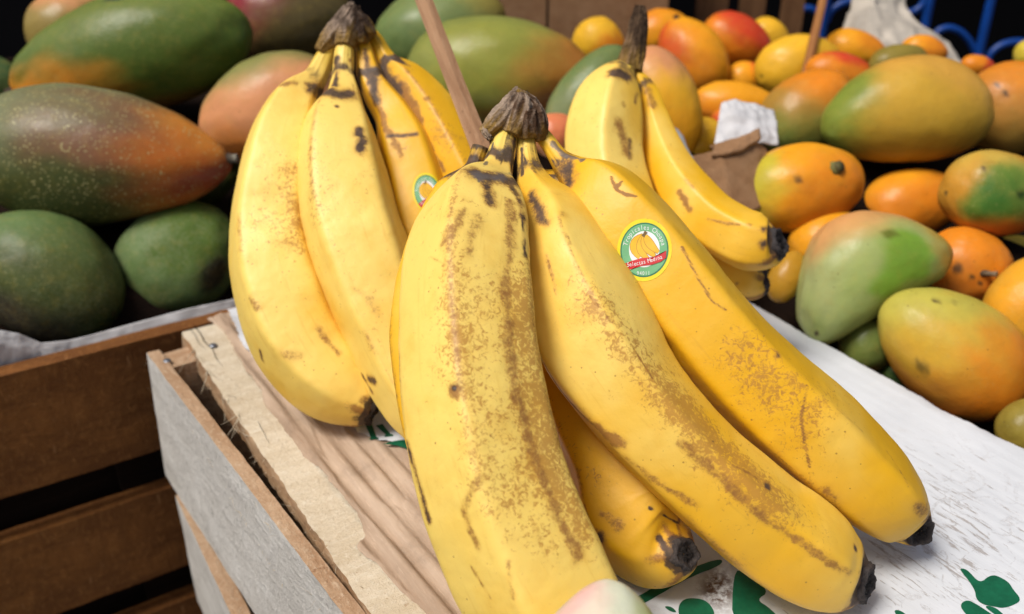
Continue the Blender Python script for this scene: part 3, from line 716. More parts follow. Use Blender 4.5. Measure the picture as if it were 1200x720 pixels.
# front banana
b1, _ = banana(bunch, [
    (592,142,608,143,37.6),(580,158,607,160,37.5),(570,182,604,184,37.0),(560,202,602,206,36.5),(526,224,613,232,35.8),(500,250,621,256,35.0),(481,295,625,300,33.8),(474,350,627,350,32.8),
    (473,420,633,412,32.0),(479,500,646,475,31.4),(494,575,663,542,31.0),(518,645,688,603,30.7),(548,708,718,664,30.5),(590,765,745,725,30.3),(640,800,745,770,30.2),(672,808,720,785,30.2),(684,806,716,790,30.2)], 11,
    [('freck', [(545,330),(545,400),(555,470),(580,545)], 1.35, .37), ('pale', [(520,260),(500,350),(505,450),(520,540)], 1.1, .5),
     ('bruise', [(598,235),(598,280),(592,330),(596,400),(606,460),(624,530),(646,590),(676,650)], .30, .62), ('freck', [(612,250),(612,350),(622,450),(645,540),(680,620)], .75, .62),
     ('dark', [(598,212),(612,260),(614,300)], .10, .8), ('bruise', [(545,245),(535,262),(522,282)], .30, .62), ('bruise', [(560,255),(552,285),(548,300)], .32, .52),
     ('dark', [(560,204),(584,209),(607,214)], .50, .85), ('grey', [(562,207),(584,210),(600,212)], .40, .8), ('dark', [(570,214),(575,236)], .26, .75), ('dark', [(600,218),(612,255)], .15, .8), ('dark', [(604,164),(600,190),(604,214)], .18, 1.0), ('grey', [(578,168),(570,190),(560,212)], .10, .95),
     ('dark', [(533,456)], .17, 1.1), ('bruise', [(533,456)], .34, .85), ('grey', [(534,456)], .07, 1.2), ('bruise', [(560,560),(545,600),(560,640)], .18, .6), ('bruise', [(596,660),(600,700)], .13, .6),
     ('dark', [(478,520),(490,560),(503,610)], .14, .8), ('bruise', [(552,665),(575,700)], .08, .7), ('bruise', [(640,650),(625,610)], .10, .35), ('bruise', [(505,300),(520,310),(545,300)], .05, .45),
     ('freck', [(600,600),(640,640)], .8, .3)], phase=.70, freck=.02, pale=.42, neck_len=2.0, neck_dark=.6, label='nearest banana, running out of the bottom of the photo')
# middle banana
b2, _ = banana(bunch, [
    (610,146,626,146,37.8),(606,166,628,166,37.6),(606,195,633,193,37.1),(606,222,646,212,36.6),(603,262,686,244,36.0),(602,332,716,293,35.1),(613,380,743,337,34.6),(632,425,767,380,34.2),(687,502,790,424,33.7),
    (725,545,823,467,33.5),(770,588,863,510,33.4),(812,627,903,543,33.4),(856,666,934,568,33.6),(905,696,977,598,33.7),(952,711,1007,630,33.8),(986,710,1023,652,33.7),(1003,702,1029,667,33.5)], 23,
    [('freck', [(700,350),(760,430),(830,510),(900,580)], 1.0, .55), ('freck', [(800,480),(860,540),(960,620)], .9, .35), ('bruise', [(690,345),(712,372),(745,415),(770,450)], .055, .7), ('bruise', [(660,265),(670,285)], .05, .5),
     ('bruise', [(800,520),(850,565),(900,610),(960,650),(995,672)], .22, .62), ('bruise', [(640,430),(668,470),(700,500),(728,522)], .26, .72), ('bruise', [(735,535),(775,570),(815,590)], .20, .55), ('dark', [(899,570)], .17, .9), ('bruise', [(860,545),(885,560)], .12, .7),
     ('dark', [(1002,642)], .13, 1.0), ('dark', [(622,228),(628,240),(640,262)], .24, .85), ('bruise', [(660,250)], .25, .55), ('dark', [(611,175),(612,205)], .09, .9), ('pale', [(680,280),(740,370)], 1.1, .4),
     ('warm', [(740,560),(850,650),(930,690)], 1.5, .9), ('bruise', [(640,300),(648,330),(652,345)], .12, .55), ('dark', [(836,517)], .07, .9)], phase=.05, freck=.02, pale=.16, neck_len=2.2, neck_dark=.45, label='middle banana between the front banana and the one with the sticker')
# right banana
b3, g3 = banana(bunch, [
    (622,158,636,146,37.9),(634,172,646,157,37.8),(648,196,662,176,37.5),(660,224,688,184,37.2),(668,250,722,191,36.8),(690,287,758,216,36.3),(715,327,796,256,36.0),(746,378,832,298,35.7),(783,425,868,343,35.4),
    (822,472,905,383,35.3),(866,517,947,423,35.2),(910,556,988,458,35.2),(953,590,1027,498,35.3),(998,620,1060,537,35.5),(1037,634,1081,578,36.1),(1062,639,1089,604,36.0),(1068,636,1088,610,35.8)], 37,
    [('freck', [(860,410),(900,450),(950,480)], 1.2, .42), ('freck', [(880,480),(960,560)], .9, .2), ('bruise', [(946,452),(938,490),(942,520),(950,548)], .07, .75), ('dark', [(911,417)], .14, .8), ('bruise', [(978,584),(968,575)], .35, .6),
     ('bruise', [(716,208),(722,222),(735,228),(745,230)], .05, .9), ('bruise', [(728,212),(722,222)], .05, .9), ('bruise', [(800,290),(820,330),(835,355),(850,365)], .06, .7), ('bruise', [(980,480),(1010,505)], .09, .5), ('bruise', [(1040,530),(1065,570)], .08, .6),
     ('dark', [(664,196),(668,215),(662,235)], .42, .85), ('grey', [(648,168),(665,182),(682,187)], .17, 1.1), ('dark', [(720,300)], .15, .9), ('warm', [(740,240),(800,330),(850,400)], 1.3, .6), ('warm', [(880,520),(1000,615)], 1.1, .7),
     ('dark', [(1078,596),(1084,606)], .25, .7), ('bruise', [(1060,612),(1040,618)], .2, .3)], phase=.61, freck=.0, warm=.1, neck_len=1.9, neck_dark=.4, label='right banana of the front bunch with the large round sticker')
sticker(b3, g3, 755, 293, 1.0, 1.17, math.radians(-3))
# small banana underneath
banana(bunch, [
    (610,180,628,178,38.3),(612,205,636,200,38.4),(622,220,690,245,38.3),(618,300,716,300,38.0),(618,370,722,350,37.7),(628,440,735,410,37.3),(646,510,752,462,36.8),(672,575,772,517,36.1),
    (696,647,780,557,35.60),(719,670,797,586,35.10),(743,679,809,609,34.60),(766,676,814,624,34.15),(782,668,814,632,33.80),(792,662,816,636,33.55)], 41,
    [('dark', [(702,631)], .26, .9), ('bruise', [(702,631)], .42, .8), ('bruise', [(706,603),(725,615)], .3, .6), ('dark', [(762,596),(780,605),(795,614)], .07, .9), ('dark', [(772,630),(780,642)], .13, .9), ('bruise', [(778,655)], .2, .7),
     ('freck', [(660,500),(700,560)], .7, .3), ('bruise', [(812,615),(820,628)], .15, .7)], phase=.5, freck=.0, warm=.2, neck_len=1.8)
# hidden left banana of the hand, its edge shows beside the front banana
banana(bunch, [
    (554,176,576,168,38.0),(544,197,570,196,37.9),(519,217,592,222,37.5),(492,262,598,265,37.1),(470,320,592,325,36.6),(459,388,582,388,36.1),(464,450,584,448,35.7),(475,515,596,500,35.3),(497,575,612,552,35.0),(527,622,632,588,34.8),(560,652,645,620,34.7),(590,660,638,638,34.7)], 53,
    [('dark', [(556,190),(545,206),(560,205)], .5, .9), ('grey', [(530,210),(545,200)], .3, .8)], phase=.1, freck=.0, neck_len=1.7, tip=False)
crown(bunch, [([(567,158,37.2),(578,148,37.2),(592,132,37.3),(603,114,37.5),(607,104,37.6)], [.26,.40,.44,.30,.12], .45),
              ([(600,158,37.2),(607,142,37.2),(612,124,37.4),(612,110,37.6)], [.46,.52,.46,.24], .05),
              ([(632,164,37.7),(629,148,37.5),(627,134,37.5),(621,116,37.6)], [.34,.46,.42,.22], -.25),
              ([(618,160,37.4),(617,144,37.2),(619,130,37.3)], [.42,.48,.34], -.35),
              ([(606,106,37.4),(616,113,37.4),(628,124,37.5),(635,136,37.6)], [.10,.17,.19,.15], .0),
              ([(566,148,37.1),(570,157,37.0),(575,163,37.0)], [.09,.15,.09], .4)], 61, (.56,.42,.31), (.11,.055,.028))

bunch = empty('banana_bunch', PZ(400, 470, 0), 'left banana bunch standing behind the front bunch beside the green mangoes', 'bananas', 'banana bunches on the cardboard sheet')
banana(bunch, [
    (384,44,398,52,48.7),(371,62,391,71,48.6),(354,88,382,97,48.2),(325,104,374,124,47.8),(297,147,372,158,47.2),(279,205,374,212,46.5),(270,262,372,262,46.0),(270,312,378,303,45.4),(280,365,390,338,45.0),(298,412,402,370,44.7),
    (325,450,415,397,44.4),(358,480,428,420,44.1),(392,493,440,445,43.9),(420,496,447,464,43.8),(428,494,448,470,43.8)], 71,
    [('bruise', [(296,350),(301,362)], .32, .65), ('bruise', [(335,415),(350,418)], .34, .5), ('freck', [(320,180),(310,260)], 1.3, .25), ('freck', [(345,200),(350,290)], .6, .4), ('bruise', [(372,385),(385,400),(396,415)], .2, .6), ('dark', [(305,412),(308,422)], .14, .8),
     ('pale', [(300,200),(290,300),(320,400)], 1.3, .35), ('dark', [(366,104),(378,112)], .4, .9), ('bruise', [(330,100),(345,98)], .25, .7), ('dark', [(428,470)], .2, .6), ('warm', [(330,460),(400,485)], .8, .4)], phase=.43, freck=.0, pale=.36, neck_len=2.3, neck_dark=.35, tipcol=((.05,.032,.02),(.03,.02,.014)))
banana(bunch, [
    (398,42,413,41,48.3),(393,60,415,59,48.1),(389,90,416,90,47.7),(382,114,424,110,47.2),(358,140,436,145,46.5),(348,180,447,180,45.8),(348,230,460,222,45.2),(355,272,470,258,44.7),(368,312,482,290,44.2),(388,362,497,335,43.8),(412,412,512,378,43.4),
    (438,464,524,420,43.0),(466,503,536,455,42.6),(495,525,545,485,42.4),(520,532,546,508,42.3)], 83,
    [('dark', [(421,152),(424,165),(422,175)], .28, .95), ('dark', [(394,125)], .11, .8), ('dark', [(385,108),(400,112),(414,110)], .42, 1.0), ('dark', [(393,70),(391,100)], .22, .95), ('freck', [(370,190),(375,270)], 1.0, .25), ('bruise', [(432,350),(445,370)], .25, .45), ('dark', [(433,445),(440,447)], .2, .8), ('dark', [(463,361)], .09, .9),
     ('pale', [(375,160),(370,230),(400,320)], 1.2, .35), ('bruise', [(415,338),(425,345)], .12, .4), ('dark', [(425,440),(436,460)], .12, .7), ('bruise', [(410,70),(415,110)], .1, .7)], phase=.6, freck=.0, pale=.36, neck_len=2.2, neck_dark=.5, tip=False)
bl3, gl3 = banana(bunch, [
    (412,38,426,34,49.1),(416,58,435,52,49.0),(418,88,446,80,48.8),(426,114,460,102,48.5),(440,142,480,122,48.3),(444,182,504,152,47.9),(452,224,522,197,47.5),(460,270,538,247,47.1),(477,320,556,295,46.8),(500,370,578,340,46.5),(525,410,595,375,46.2),(552,436,606,402,46),(580,445,608,425,46)], 97,
    [('bruise', [(453,150),(463,165),(470,180)], .3, .75), ('dark', [(455,159),(470,160),(488,157)], .12, .75), ('dark', [(437,95),(440,118)], .3, .9), ('dark', [(428,60),(432,95)], .14, .7), ('freck', [(470,170)], .8, .3), ('bruise', [(445,130),(452,145)], .3, .7)], phase=.7, freck=.0, neck_len=2.6, neck_dark=.6, tip=False)
sticker(bl3, gl3, 501, 226, .72, 1.06, math.radians(12))
banana(bunch, [
    (420,36,430,26,49.7),(432,50,443,38,49.6),(446,80,462,64,49.4),(457,108,490,78,49.2),(470,134,519,105,48.9),(487,172,546,140,48.5),(505,214,571,180,48.1),(527,260,592,226,47.7),(548,302,612,268,47.3),(572,340,630,308,47),(600,365,640,342,46.8),(618,368,640,354,46.8)], 103,
    [('dark', [(450,92),(462,100),(468,110)], .5, .95), ('bruise', [(470,98),(480,120),(492,140)], .35, .8), ('bruise', [(500,115)], .3, .6), ('bruise', [(498,155),(510,180),(520,200)], .16, .7), ('freck', [(500,120),(530,160)], .8, .3), ('dark', [(447,72),(455,90)], .16, .8)], phase=.4, freck=.05, warm=.15, neck_len=2.6, neck_dark=.7, tip=False)
crown(bunch, [([(374,60,48.2),(387,44,48.3),(400,27,48.6),(409,12,48.8),(413,4,49)], [.30,.48,.50,.34,.14], .3),
              ([(404,56,48),(407,40,48.2),(413,24,48.5),(416,9,48.8)], [.50,.58,.50,.26], -.05),
              ([(436,44,48.9),(429,36,48.7),(422,26,48.7),(415,14,48.8)], [.34,.50,.48,.28], -.45),
              ([(422,52,48.5),(420,38,48.5),(418,26,48.6)], [.40,.50,.34], -.5)], 113, (.48,.36,.27), (.06,.034,.02))

bunch = empty('banana_bunch', PZ(780, 330, 0), 'small out of focus banana bunch at right behind the sticker banana', 'bananas', 'banana bunches on the cardboard sheet')
banana(bunch, [
    (724,82,743,86,51.0),(706,88,747,92,50.6),(684,107,750,110,50.0),(668,140,752,142,49.4),(664,180,752,180,49.0),(668,220,760,215,48.6),(680,262,772,245,48.2),(705,302,792,275,47.8),(740,335,815,302,47.5),(768,362,834,328,47.6),(800,388,848,360,47.9),(828,402,853,386,48.2)], 127,
    [('bruise', [(725,145),(732,165),(735,180)], .42, .65), ('dark', [(737,165),(738,185)], .14, .7), ('bruise', [(730,122)], .22, .6), ('dark', [(720,85),(735,90)], .45, .9), ('pale', [(690,110),(690,170)], 1.6, .6), ('dark', [(744,92),(744,120)], .14, .9)], phase=.6, freck=.0, pale=.2, neck_len=.9, neck_dark=.4, tip=False)
banana(bunch, [
    (738,84,750,84,51.2),(744,104,766,100,50.8),(748,140,782,135,50.2),(754,178,797,168,49.5),(764,214,815,196,48.8),(782,250,836,218,48.1),(808,280,858,238,47.4),(840,303,882,250,46.8),(870,315,903,257,46.3),(893,310,917,264,46.1),(905,300,921,270,45.9)], 131,
    [('bruise', [(795,225),(802,235),(808,245)], .2, .75), ('bruise', [(830,257),(850,262),(880,264)], .12, .6), ('dark', [(895,268),(905,272)], .2, .8), ('dark', [(895,286)], .22, .8), ('bruise', [(760,105),(765,125)], .3, .6), ('pale', [(770,140),(800,220)], 1.0, .3)], phase=.2, freck=.0, neck_len=1.2, neck_dark=.5, tipcol=((.07,.06,.06),(.03,.025,.025)))
banana(bunch, [
    (735,88,745,90,51.6),(735,122,760,115,51.4),(738,162,775,150,51),(750,207,795,182,50.5),(770,249,815,217,49.8),(795,292,838,252,49.6),(820,326,853,279,49.5),(850,346,876,297,49.4),(876,351,895,310,49.3),(891,343,903,317,49.2)], 139,
    [('dark', [(872,312),(890,318)], .14, .8), ('bruise', [(864,333)], .2, .6)], phase=.3, freck=.0, neck_len=1.2, tipcol=((.05,.04,.04),(.025,.02,.02)))
banana(bunch, [
    (738,88,747,88,51.3),(740,110,756,108,51.0),(741,140,759,140,50.7),(743,182,770,178,50.4),(756,230,795,215,50),(785,280,820,252,49.6),(812,308,840,288,49.3)], 149,
    [('dark', [(748,100),(748,150),(752,190)], .12, .8)], phase=.9, freck=.2, neck_len=1.2, tip=False)
crown(bunch, [([(733,90,50.8),(737,70,51),(743,48,51.3),(748,26,51.6),(750,9,51.8)], [.58,.54,.48,.46,.30], .0),
              ([(744,84,50.9),(747,60,51.1),(750,36,51.4),(752,16,51.7)], [.40,.44,.42,.30], -.5)], 151, (.40,.25,.14), (.07,.04,.022))

# ================================================================== mangoes
BEDS = {}
def mango(label, px, py, d, a, b, ang, cols, taper=.12, bend=0.0, point=0.0, depthk=.9, tilt=0.0, lent=.25, bloom=0.0, seed=0, stalk=None, spots=(), lumpy=.05, group=None, nr=56, na=72, rolly=0.0):
    """a (half length) and b (half height) in photo pixels at depth d; ang = tilt of the long axis in the picture, counter-clockwise"""
    A, B = a * d / F, b * d / F; Dp = B * depthk
    ca, sa = math.cos(math.radians(ang)), math.sin(math.radians(ang))
    X = RT * ca + UP * sa; Y = -RT * sa + UP * ca; Z = -FW
    tl = math.radians(tilt); X, Z = X * math.cos(tl) + Z * math.sin(tl), Z * math.cos(tl) - X * math.sin(tl)
    th = np.linspace(0, math.pi, nr); f = np.linspace(0, 2 * math.pi, na, endpoint=False)
    x = np.repeat(np.cos(th)[:, None], na, 1).ravel(); y = np.outer(np.sin(th), np.cos(f)).ravel(); z = np.outer(np.sin(th), np.sin(f)).ravel()
    S = np.c_[x, y, z]
    k = 1 - taper * x - point * np.clip(x, 0, 1) ** 3
    x2 = x * (1 + .02 * np.abs(x)); y2 = y * k + bend * (x * x - .33); z2 = z * k
    ls = 1 + lumpy * fbm(S * 1.3, seed + 1, 3) + lumpy * .35 * fbm(S * 4, seed + 2, 2)
    c = P(px, py, d)
    V = c + np.outer(x2 * ls * A, X) + np.outer(y2 * ls * B, Y) + np.outer(z2 * ls * Dp, Z)
    colr = np.repeat(np.array(cols[0])[None], len(V), 0)
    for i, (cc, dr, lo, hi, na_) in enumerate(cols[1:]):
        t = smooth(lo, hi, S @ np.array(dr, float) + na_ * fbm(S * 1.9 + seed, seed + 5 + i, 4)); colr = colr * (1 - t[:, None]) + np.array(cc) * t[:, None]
    if not stalk:
        sg = 1 if seed % 2 else -1; spots = tuple(spots) + ((sg, .12 * math.sin(seed * 3.1), .28 + .1 * math.sin(seed), .055, STB), (sg, .12 * math.sin(seed * 3.1), .28 + .1 * math.sin(seed), .03, (.02, .014, .01)))
    for (sx, sy, sz, r, cc) in spots:
        dd = np.array([sx, sy, sz], float); dd /= np.linalg.norm(dd)
        t = 1 - smooth(r * .6, r * 1.3, np.linalg.norm(S - dd, axis=1) + .25 * r * fbm(S * 6, seed + 9, 3)); colr = colr * (1 - t[:, None]) + np.array(cc) * t[:, None]
    lo = V[:, 2].min(); BEDS.setdefault(group, []).append((c[0], c[1], lo, max(A, B))); base = np.array([c[0], c[1], lo])
    bl = np.full(len(V), bloom) * (.55 + .9 * np.clip(fbm(S * 1.7, seed + 21, 3) + .2, 0, 1)); le = np.full(len(V), lent)
    o = mk('mango', V, [tuple(reversed(q)) for q in grid_faces(nr, na, True)], M['mango'], loc=base, attrs={'col': colr, 'lent': le, 'bloom': bl})
    meta(o, label, 'mango', group)
    if stalk:
        sx, sy, sz, L, r, c1, c2 = stalk[:7]; dd = np.array([sx, sy, sz], float); dd /= np.linalg.norm(dd)
        i = np.argmax(S @ dd); p = V[i]; nn = X * dd[0] + Y * dd[1] + Z * dd[2]
        if len(stalk) > 7: nn = nn + RT * stalk[7][0] + UP * stalk[7][1]
        nn /= np.linalg.norm(nn); pts = [p - nn * .25, p + nn * L * .15, p + nn * L * .6, p + nn * L]
        Vt, Ft = tubeV(pts, [r * 1.5, r * 1.15, r * .85, r * .95], 14, .12, seed)
        t = np.clip(((Vt - p) @ nn) / L, 0, 1)[:, None]
        mk('stalk', Vt, Ft, M['stalk'], o, attrs={'col': np.array(c1) * (1 - t) + np.array(c2) * t})
    return o
GRN=(.080,.125,.018); DGRN=(.036,.054,.011); MGRN=(.16,.22,.05); BGRN=(.10,.165,.050); LGRN=(.27,.36,.10); ORG=(.68,.215,.014); DORG=(.45,.13,.02); YEL=(.74,.41,.025); YOR=(.76,.32,.014); RED=(.55,.050,.018); PCH=(.62,.27,.12); OLV=(.22,.17,.03); BRN=(.20,.10,.03)
STB=(.06,.035,.02); STG=(.20,.17,.06)
LG='green mangoes in the left crate'; RG='ripe mangoes in the right crate'
# left crate
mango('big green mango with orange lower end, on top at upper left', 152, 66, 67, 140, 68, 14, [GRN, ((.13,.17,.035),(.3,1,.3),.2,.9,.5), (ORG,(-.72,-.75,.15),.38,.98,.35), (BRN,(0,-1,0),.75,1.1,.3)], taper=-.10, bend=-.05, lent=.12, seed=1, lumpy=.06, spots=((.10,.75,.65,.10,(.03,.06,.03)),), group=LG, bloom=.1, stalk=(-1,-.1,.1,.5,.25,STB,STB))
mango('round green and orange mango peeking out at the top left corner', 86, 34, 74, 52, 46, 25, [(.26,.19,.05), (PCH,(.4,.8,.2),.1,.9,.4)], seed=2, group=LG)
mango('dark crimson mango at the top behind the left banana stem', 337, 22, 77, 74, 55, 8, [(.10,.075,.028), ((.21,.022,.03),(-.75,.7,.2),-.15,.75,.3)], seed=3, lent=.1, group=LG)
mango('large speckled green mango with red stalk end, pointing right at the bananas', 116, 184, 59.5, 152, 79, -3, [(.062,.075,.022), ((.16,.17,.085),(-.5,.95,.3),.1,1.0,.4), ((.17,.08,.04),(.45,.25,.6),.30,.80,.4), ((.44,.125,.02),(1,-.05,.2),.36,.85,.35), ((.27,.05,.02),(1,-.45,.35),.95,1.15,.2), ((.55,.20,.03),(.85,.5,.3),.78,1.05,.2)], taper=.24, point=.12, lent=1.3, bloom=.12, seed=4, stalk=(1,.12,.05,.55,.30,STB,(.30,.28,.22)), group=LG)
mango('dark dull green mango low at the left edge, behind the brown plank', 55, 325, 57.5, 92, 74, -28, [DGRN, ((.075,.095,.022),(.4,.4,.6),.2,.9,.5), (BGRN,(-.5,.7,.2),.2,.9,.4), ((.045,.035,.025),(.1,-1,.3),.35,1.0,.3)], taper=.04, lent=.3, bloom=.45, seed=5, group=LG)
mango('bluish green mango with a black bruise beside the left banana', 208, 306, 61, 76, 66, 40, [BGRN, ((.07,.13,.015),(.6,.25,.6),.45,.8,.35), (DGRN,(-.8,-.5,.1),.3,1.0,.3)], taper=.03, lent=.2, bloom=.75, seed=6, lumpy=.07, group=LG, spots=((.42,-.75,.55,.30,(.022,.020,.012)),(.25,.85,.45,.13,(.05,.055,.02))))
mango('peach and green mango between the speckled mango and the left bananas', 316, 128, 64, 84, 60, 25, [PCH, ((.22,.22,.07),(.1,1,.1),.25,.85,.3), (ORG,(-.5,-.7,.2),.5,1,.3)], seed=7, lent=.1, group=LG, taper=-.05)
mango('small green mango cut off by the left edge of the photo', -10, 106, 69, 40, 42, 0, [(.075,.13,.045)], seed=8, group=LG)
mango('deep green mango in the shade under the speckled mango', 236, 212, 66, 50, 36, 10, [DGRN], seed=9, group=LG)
mango('smooth grey green mango at the top behind the cane stick', 517, 36, 77, 78, 52, 18, [(.17,.22,.075), (BGRN,(-.6,-.3,.3),0,1,.3), ((.26,.22,.05),(1,.3,.2),.55,.95,.2)], seed=10, lent=.05, group=LG)
mango('long green mango turning orange at its stalk end, behind the front banana stem', 588, 84, 69, 108, 62, -4, [(.20,.225,.055), ((.25,.26,.045),(0,-.2,1),.3,1,.4), ((.42,.17,.03),(1,-.15,.2),.22,.85,.3), ((.25,.10,.025),(.6,-.8,.1),.55,1.0,.3)], taper=.10, point=.10, lent=.12, seed=11, stalk=(1,.25,.1,2.3,.22,(.09,.09,.04),(.06,.045,.03),(.1,.6)), group=LG)
mango('narrow green mango behind the right banana bunch', 690, 108, 64, 66, 34, 52, [(.13,.18,.06), ((.22,.24,.12),(-.8,0,.3),.2,1,.2)], seed=12, group=LG, lent=.05)
mango('small peach mango glimpsed between the front stem and right bunch', 652, 158, 58, 28, 26, 20, [PCH, ((.62,.18,.08),(.3,.2,1),.2,1,.3)], seed=13, group=LG)
# right crate, far ones first
mango('small yellow and orange mango by the long mango stalk', 703, 52, 80, 32, 29, -40, [YEL, (ORG,(.8,-.2,.3),.1,.8,.3)], seed=20, group=RG)
mango('orange mango half hidden behind the right banana stem', 776, 38, 82, 34, 27, 10, [YOR, (ORG,(-.3,.4,.3),0,.8,.3)], seed=21, group=RG)
mango('orange red mango standing upright behind the right bunch', 812, 68, 77, 50, 38, -58, [YOR, (ORG,(0,-.4,.6),.1,.9,.3), (RED,(-.5,-.7,.2),.25,.95,.35)], seed=22, taper=-.05, stalk=(-.95,.15,.3,.2,.22,STB,STB), group=RG)
mango('scarlet mango lying beyond the upright orange one', 862, 48, 81, 42, 31, -18, [ORG, (RED,(.3,.7,.3),-.1,.6,.3)], seed=23, group=RG)
mango('small dull yellow mango behind the scarlet one', 902, 42, 85, 24, 19, -30, [YEL], seed=24, group=RG, lent=0)
mango('tiny orange red mango below the scarlet one', 874, 92, 78, 24, 20, 10, [YOR, (RED,(.8,.3,.2),.2,.8,.3)], seed=25, group=RG)
mango('yellow mango with the thin orange stick in front', 934, 77, 76, 50, 36, 14, [YEL, (YOR,(.4,-.6,.2),.1,.9,.3)], seed=26, group=RG)
mango('orange mango lying above the white paper scrap', 864, 124, 71, 52, 27, -6, [YOR, (ORG,(-.5,-.6,.2),.1,.8,.3)], seed=27, group=RG)
mango('pale yellow orange mango right behind the right banana bunch', 778, 118, 63, 66, 40, -62, [YEL, (PCH,(-.8,.4,.3),.2,.9,.3), (YOR,(.6,0,.6),.3,1,.3)], seed=28, group=RG, lent=.05)
mango('yellow mango low beside the brown cardboard flap', 828, 160, 66, 24, 22, 0, [YEL], seed=29, group=RG)
mango('reddish mango sliver left of the white paper scrap', 846, 146, 69, 14, 18, 0, [RED, (ORG,(0,1,.3),.3,1,.2)], seed=30, group=RG)
mango('orange mango right of the yellow one with the stick', 1003, 60, 79, 36, 24, -14, [YOR, (ORG,(.5,.4,.3),.1,.8,.3)], seed=31, group=RG)
mango('red topped mango behind the big yellow green one', 984, 86, 72, 40, 24, -8, [ORG, (RED,(.3,.7,.2),.1,.7,.3)], seed=32, group=RG)
mango('green and orange mango left of the big yellow green one', 945, 132, 67, 60, 46, 40, [(.36,.20,.035), (ORG,(.6,.4,.3),.15,.8,.3), ((.15,.20,.04),(-.7,-.5,.3),.25,.85,.3)], seed=33, stalk=(.05,-.55,1,.8,.18,(.22,.28,.08),(.35,.32,.26),(.5,-.1)), group=RG)
mango('brownish green mango peeking over the big yellow green one', 1052, 72, 71, 34, 20, 12, [OLV], seed=34, group=RG)
mango('orange mango under the cream paper', 1083, 60, 77, 27, 18, -8, [ORG, (YOR,(-.4,.3,.3),.2,.8,.3)], seed=35, group=RG)
mango('small orange and red mango at the foot of the blue railing', 1146, 78, 75, 20, 13, -10, [ORG, (RED,(.8,-.2,.2),.1,.6,.2)], seed=36, group=RG, lent=0)
mango('yellow green mango at the right edge below the blue railing', 1206, 64, 80, 17, 17, 0, [(.55,.42,.04)], seed=37, group=RG, lent=0)
mango('brownish orange mango at the right edge with black specks', 1190, 126, 65, 66, 54, 15, [(.46,.20,.04), (ORG,(.2,.6,.4),.1,.9,.3), ((.36,.22,.04),(-.3,-.7,.2),.2,.9,.3)], seed=38, group=RG, spots=((-.45,.25,.8,.06,STB),(-.5,.45,.7,.05,STB)))
mango('big yellow mango with green left end, on top of the right heap', 1060, 133, 61.5, 98, 62, 5, [(.52,.31,.035), ((.45,.28,.03),(0,-.6,.4),.2,.9,.4), ((.57,.30,.05),(.3,.7,.3),.25,.9,.4), ((.19,.24,.035),(-1,.1,.15),.45,.92,.3)], taper=-.13, bend=-.20, lent=.12, seed=39, lumpy=.04, group=RG, spots=((.96,-.35,.25,.05,STB),(.82,-.62,.3,.07,BRN)))
mango('orange and yellow mango with a green stalk button, beside the cardboard flap', 939, 220, 58, 73, 52, 10, [YOR, (ORG,(.5,-.4,.4),-.05,.7,.4), ((.50,.42,.04),(-1,.2,.2),.45,.95,.3)], taper=.02, seed=40, stalk=(.40,.22,.9,.28,.36,(.22,.20,.05),(.12,.10,.04)), group=RG, spots=((-.22,.12,.95,.06,(.06,.03,.02)),), lent=.15)
mango('plain orange mango under the big yellow green one', 1068, 240, 62, 60, 42, 12, [ORG, (YOR,(-.2,.7,.3),.3,1,.3)], seed=41, group=RG, lent=.15)
mango('green cheeked orange mango at the right edge with a split', 1170, 228, 56, 66, 51, -6, [(.52,.25,.03), ((.12,.19,.03),(-.1,-.05,1),.45,.8,.35), ((.05,.14,.02),(-.25,-.2,1),.86,1.0,.25), ((.50,.34,.06),(-.3,.8,.3),.55,.95,.3), (DORG,(.2,-1,.1),.55,.95,.2)], seed=42, group=RG, lumpy=.06, spots=((-.55,.38,.7,.05,STB),(.05,-.1,1,.10,(.02,.05,.01))))
mango('orange mango hidden behind the pale green one', 968, 282, 57.5, 44, 36, 30, [YOR], seed=43, group=RG)
mango('small yellow mango at the right edge under the green cheeked one', 1192, 292, 60, 26, 16, 0, [(.60,.42,.04)], seed=44, group=RG, lent=0)
mango('orange mango with a dry woody stalk facing forward', 1134, 314, 56, 52, 47, -20, [ORG, ((.55,.18,.03),(0,-.6,.4),.2,.9,.3)], seed=45, lumpy=.06, stalk=(.02,-.16,1,.75,.17,(.10,.06,.03),(.30,.22,.14),(.6,.05)), group=RG, spots=((-.18,-.35,.9,.07,STB),(.05,-.42,.9,.06,STB),(-.5,-.25,.8,.12,(.12,.05,.02)),(.5,.5,.6,.05,BRN)))
mango('pale green bent mango with peach top beside the white cardboard', 1014, 321, 53, 98, 62, 32, [(.30,.37,.11), ((.36,.40,.16),(-.5,.5,.3),.3,.9,.4), ((.18,.33,.035),(.35,-.2,.85),.72,.92,.3), ((.60,.30,.11),(.30,.95,.1),.50,.88,.2), ((.46,.27,.045),(1,-.05,.1),.72,.95,.25)], taper=-.04, bend=-.60, lumpy=.07, seed=46, lent=.1, bloom=.08, group=RG, spots=((.28,.35,.85,.10,(.12,.15,.02)),))
mango('yellow, green and orange mango in front at right, resting against the cardboard edge', 1116, 412, 50.5, 96, 67, -36, [(.58,.34,.035), ((.45,.40,.07),(-.75,.45,.2),.05,.85,.4), (ORG,(.8,-.2,.3),-.08,.7,.4), ((.45,.20,.03),(.2,-1,.1),.5,1,.3)], taper=-.16, seed=47, lent=.15, lumpy=.03, group=RG, spots=((-.62,.45,.6,.05,STB),(-.45,.55,.6,.04,STB),(-.3,-.62,.6,.10,(.20,.12,.02))))
mango('yellow mango cut off by the right edge, next to the woody stalk', 1208, 356, 53, 62, 48, 60, [(.58,.33,.04), (YOR,(0,.5,.5),.2,.9,.4)], seed=48, group=RG)
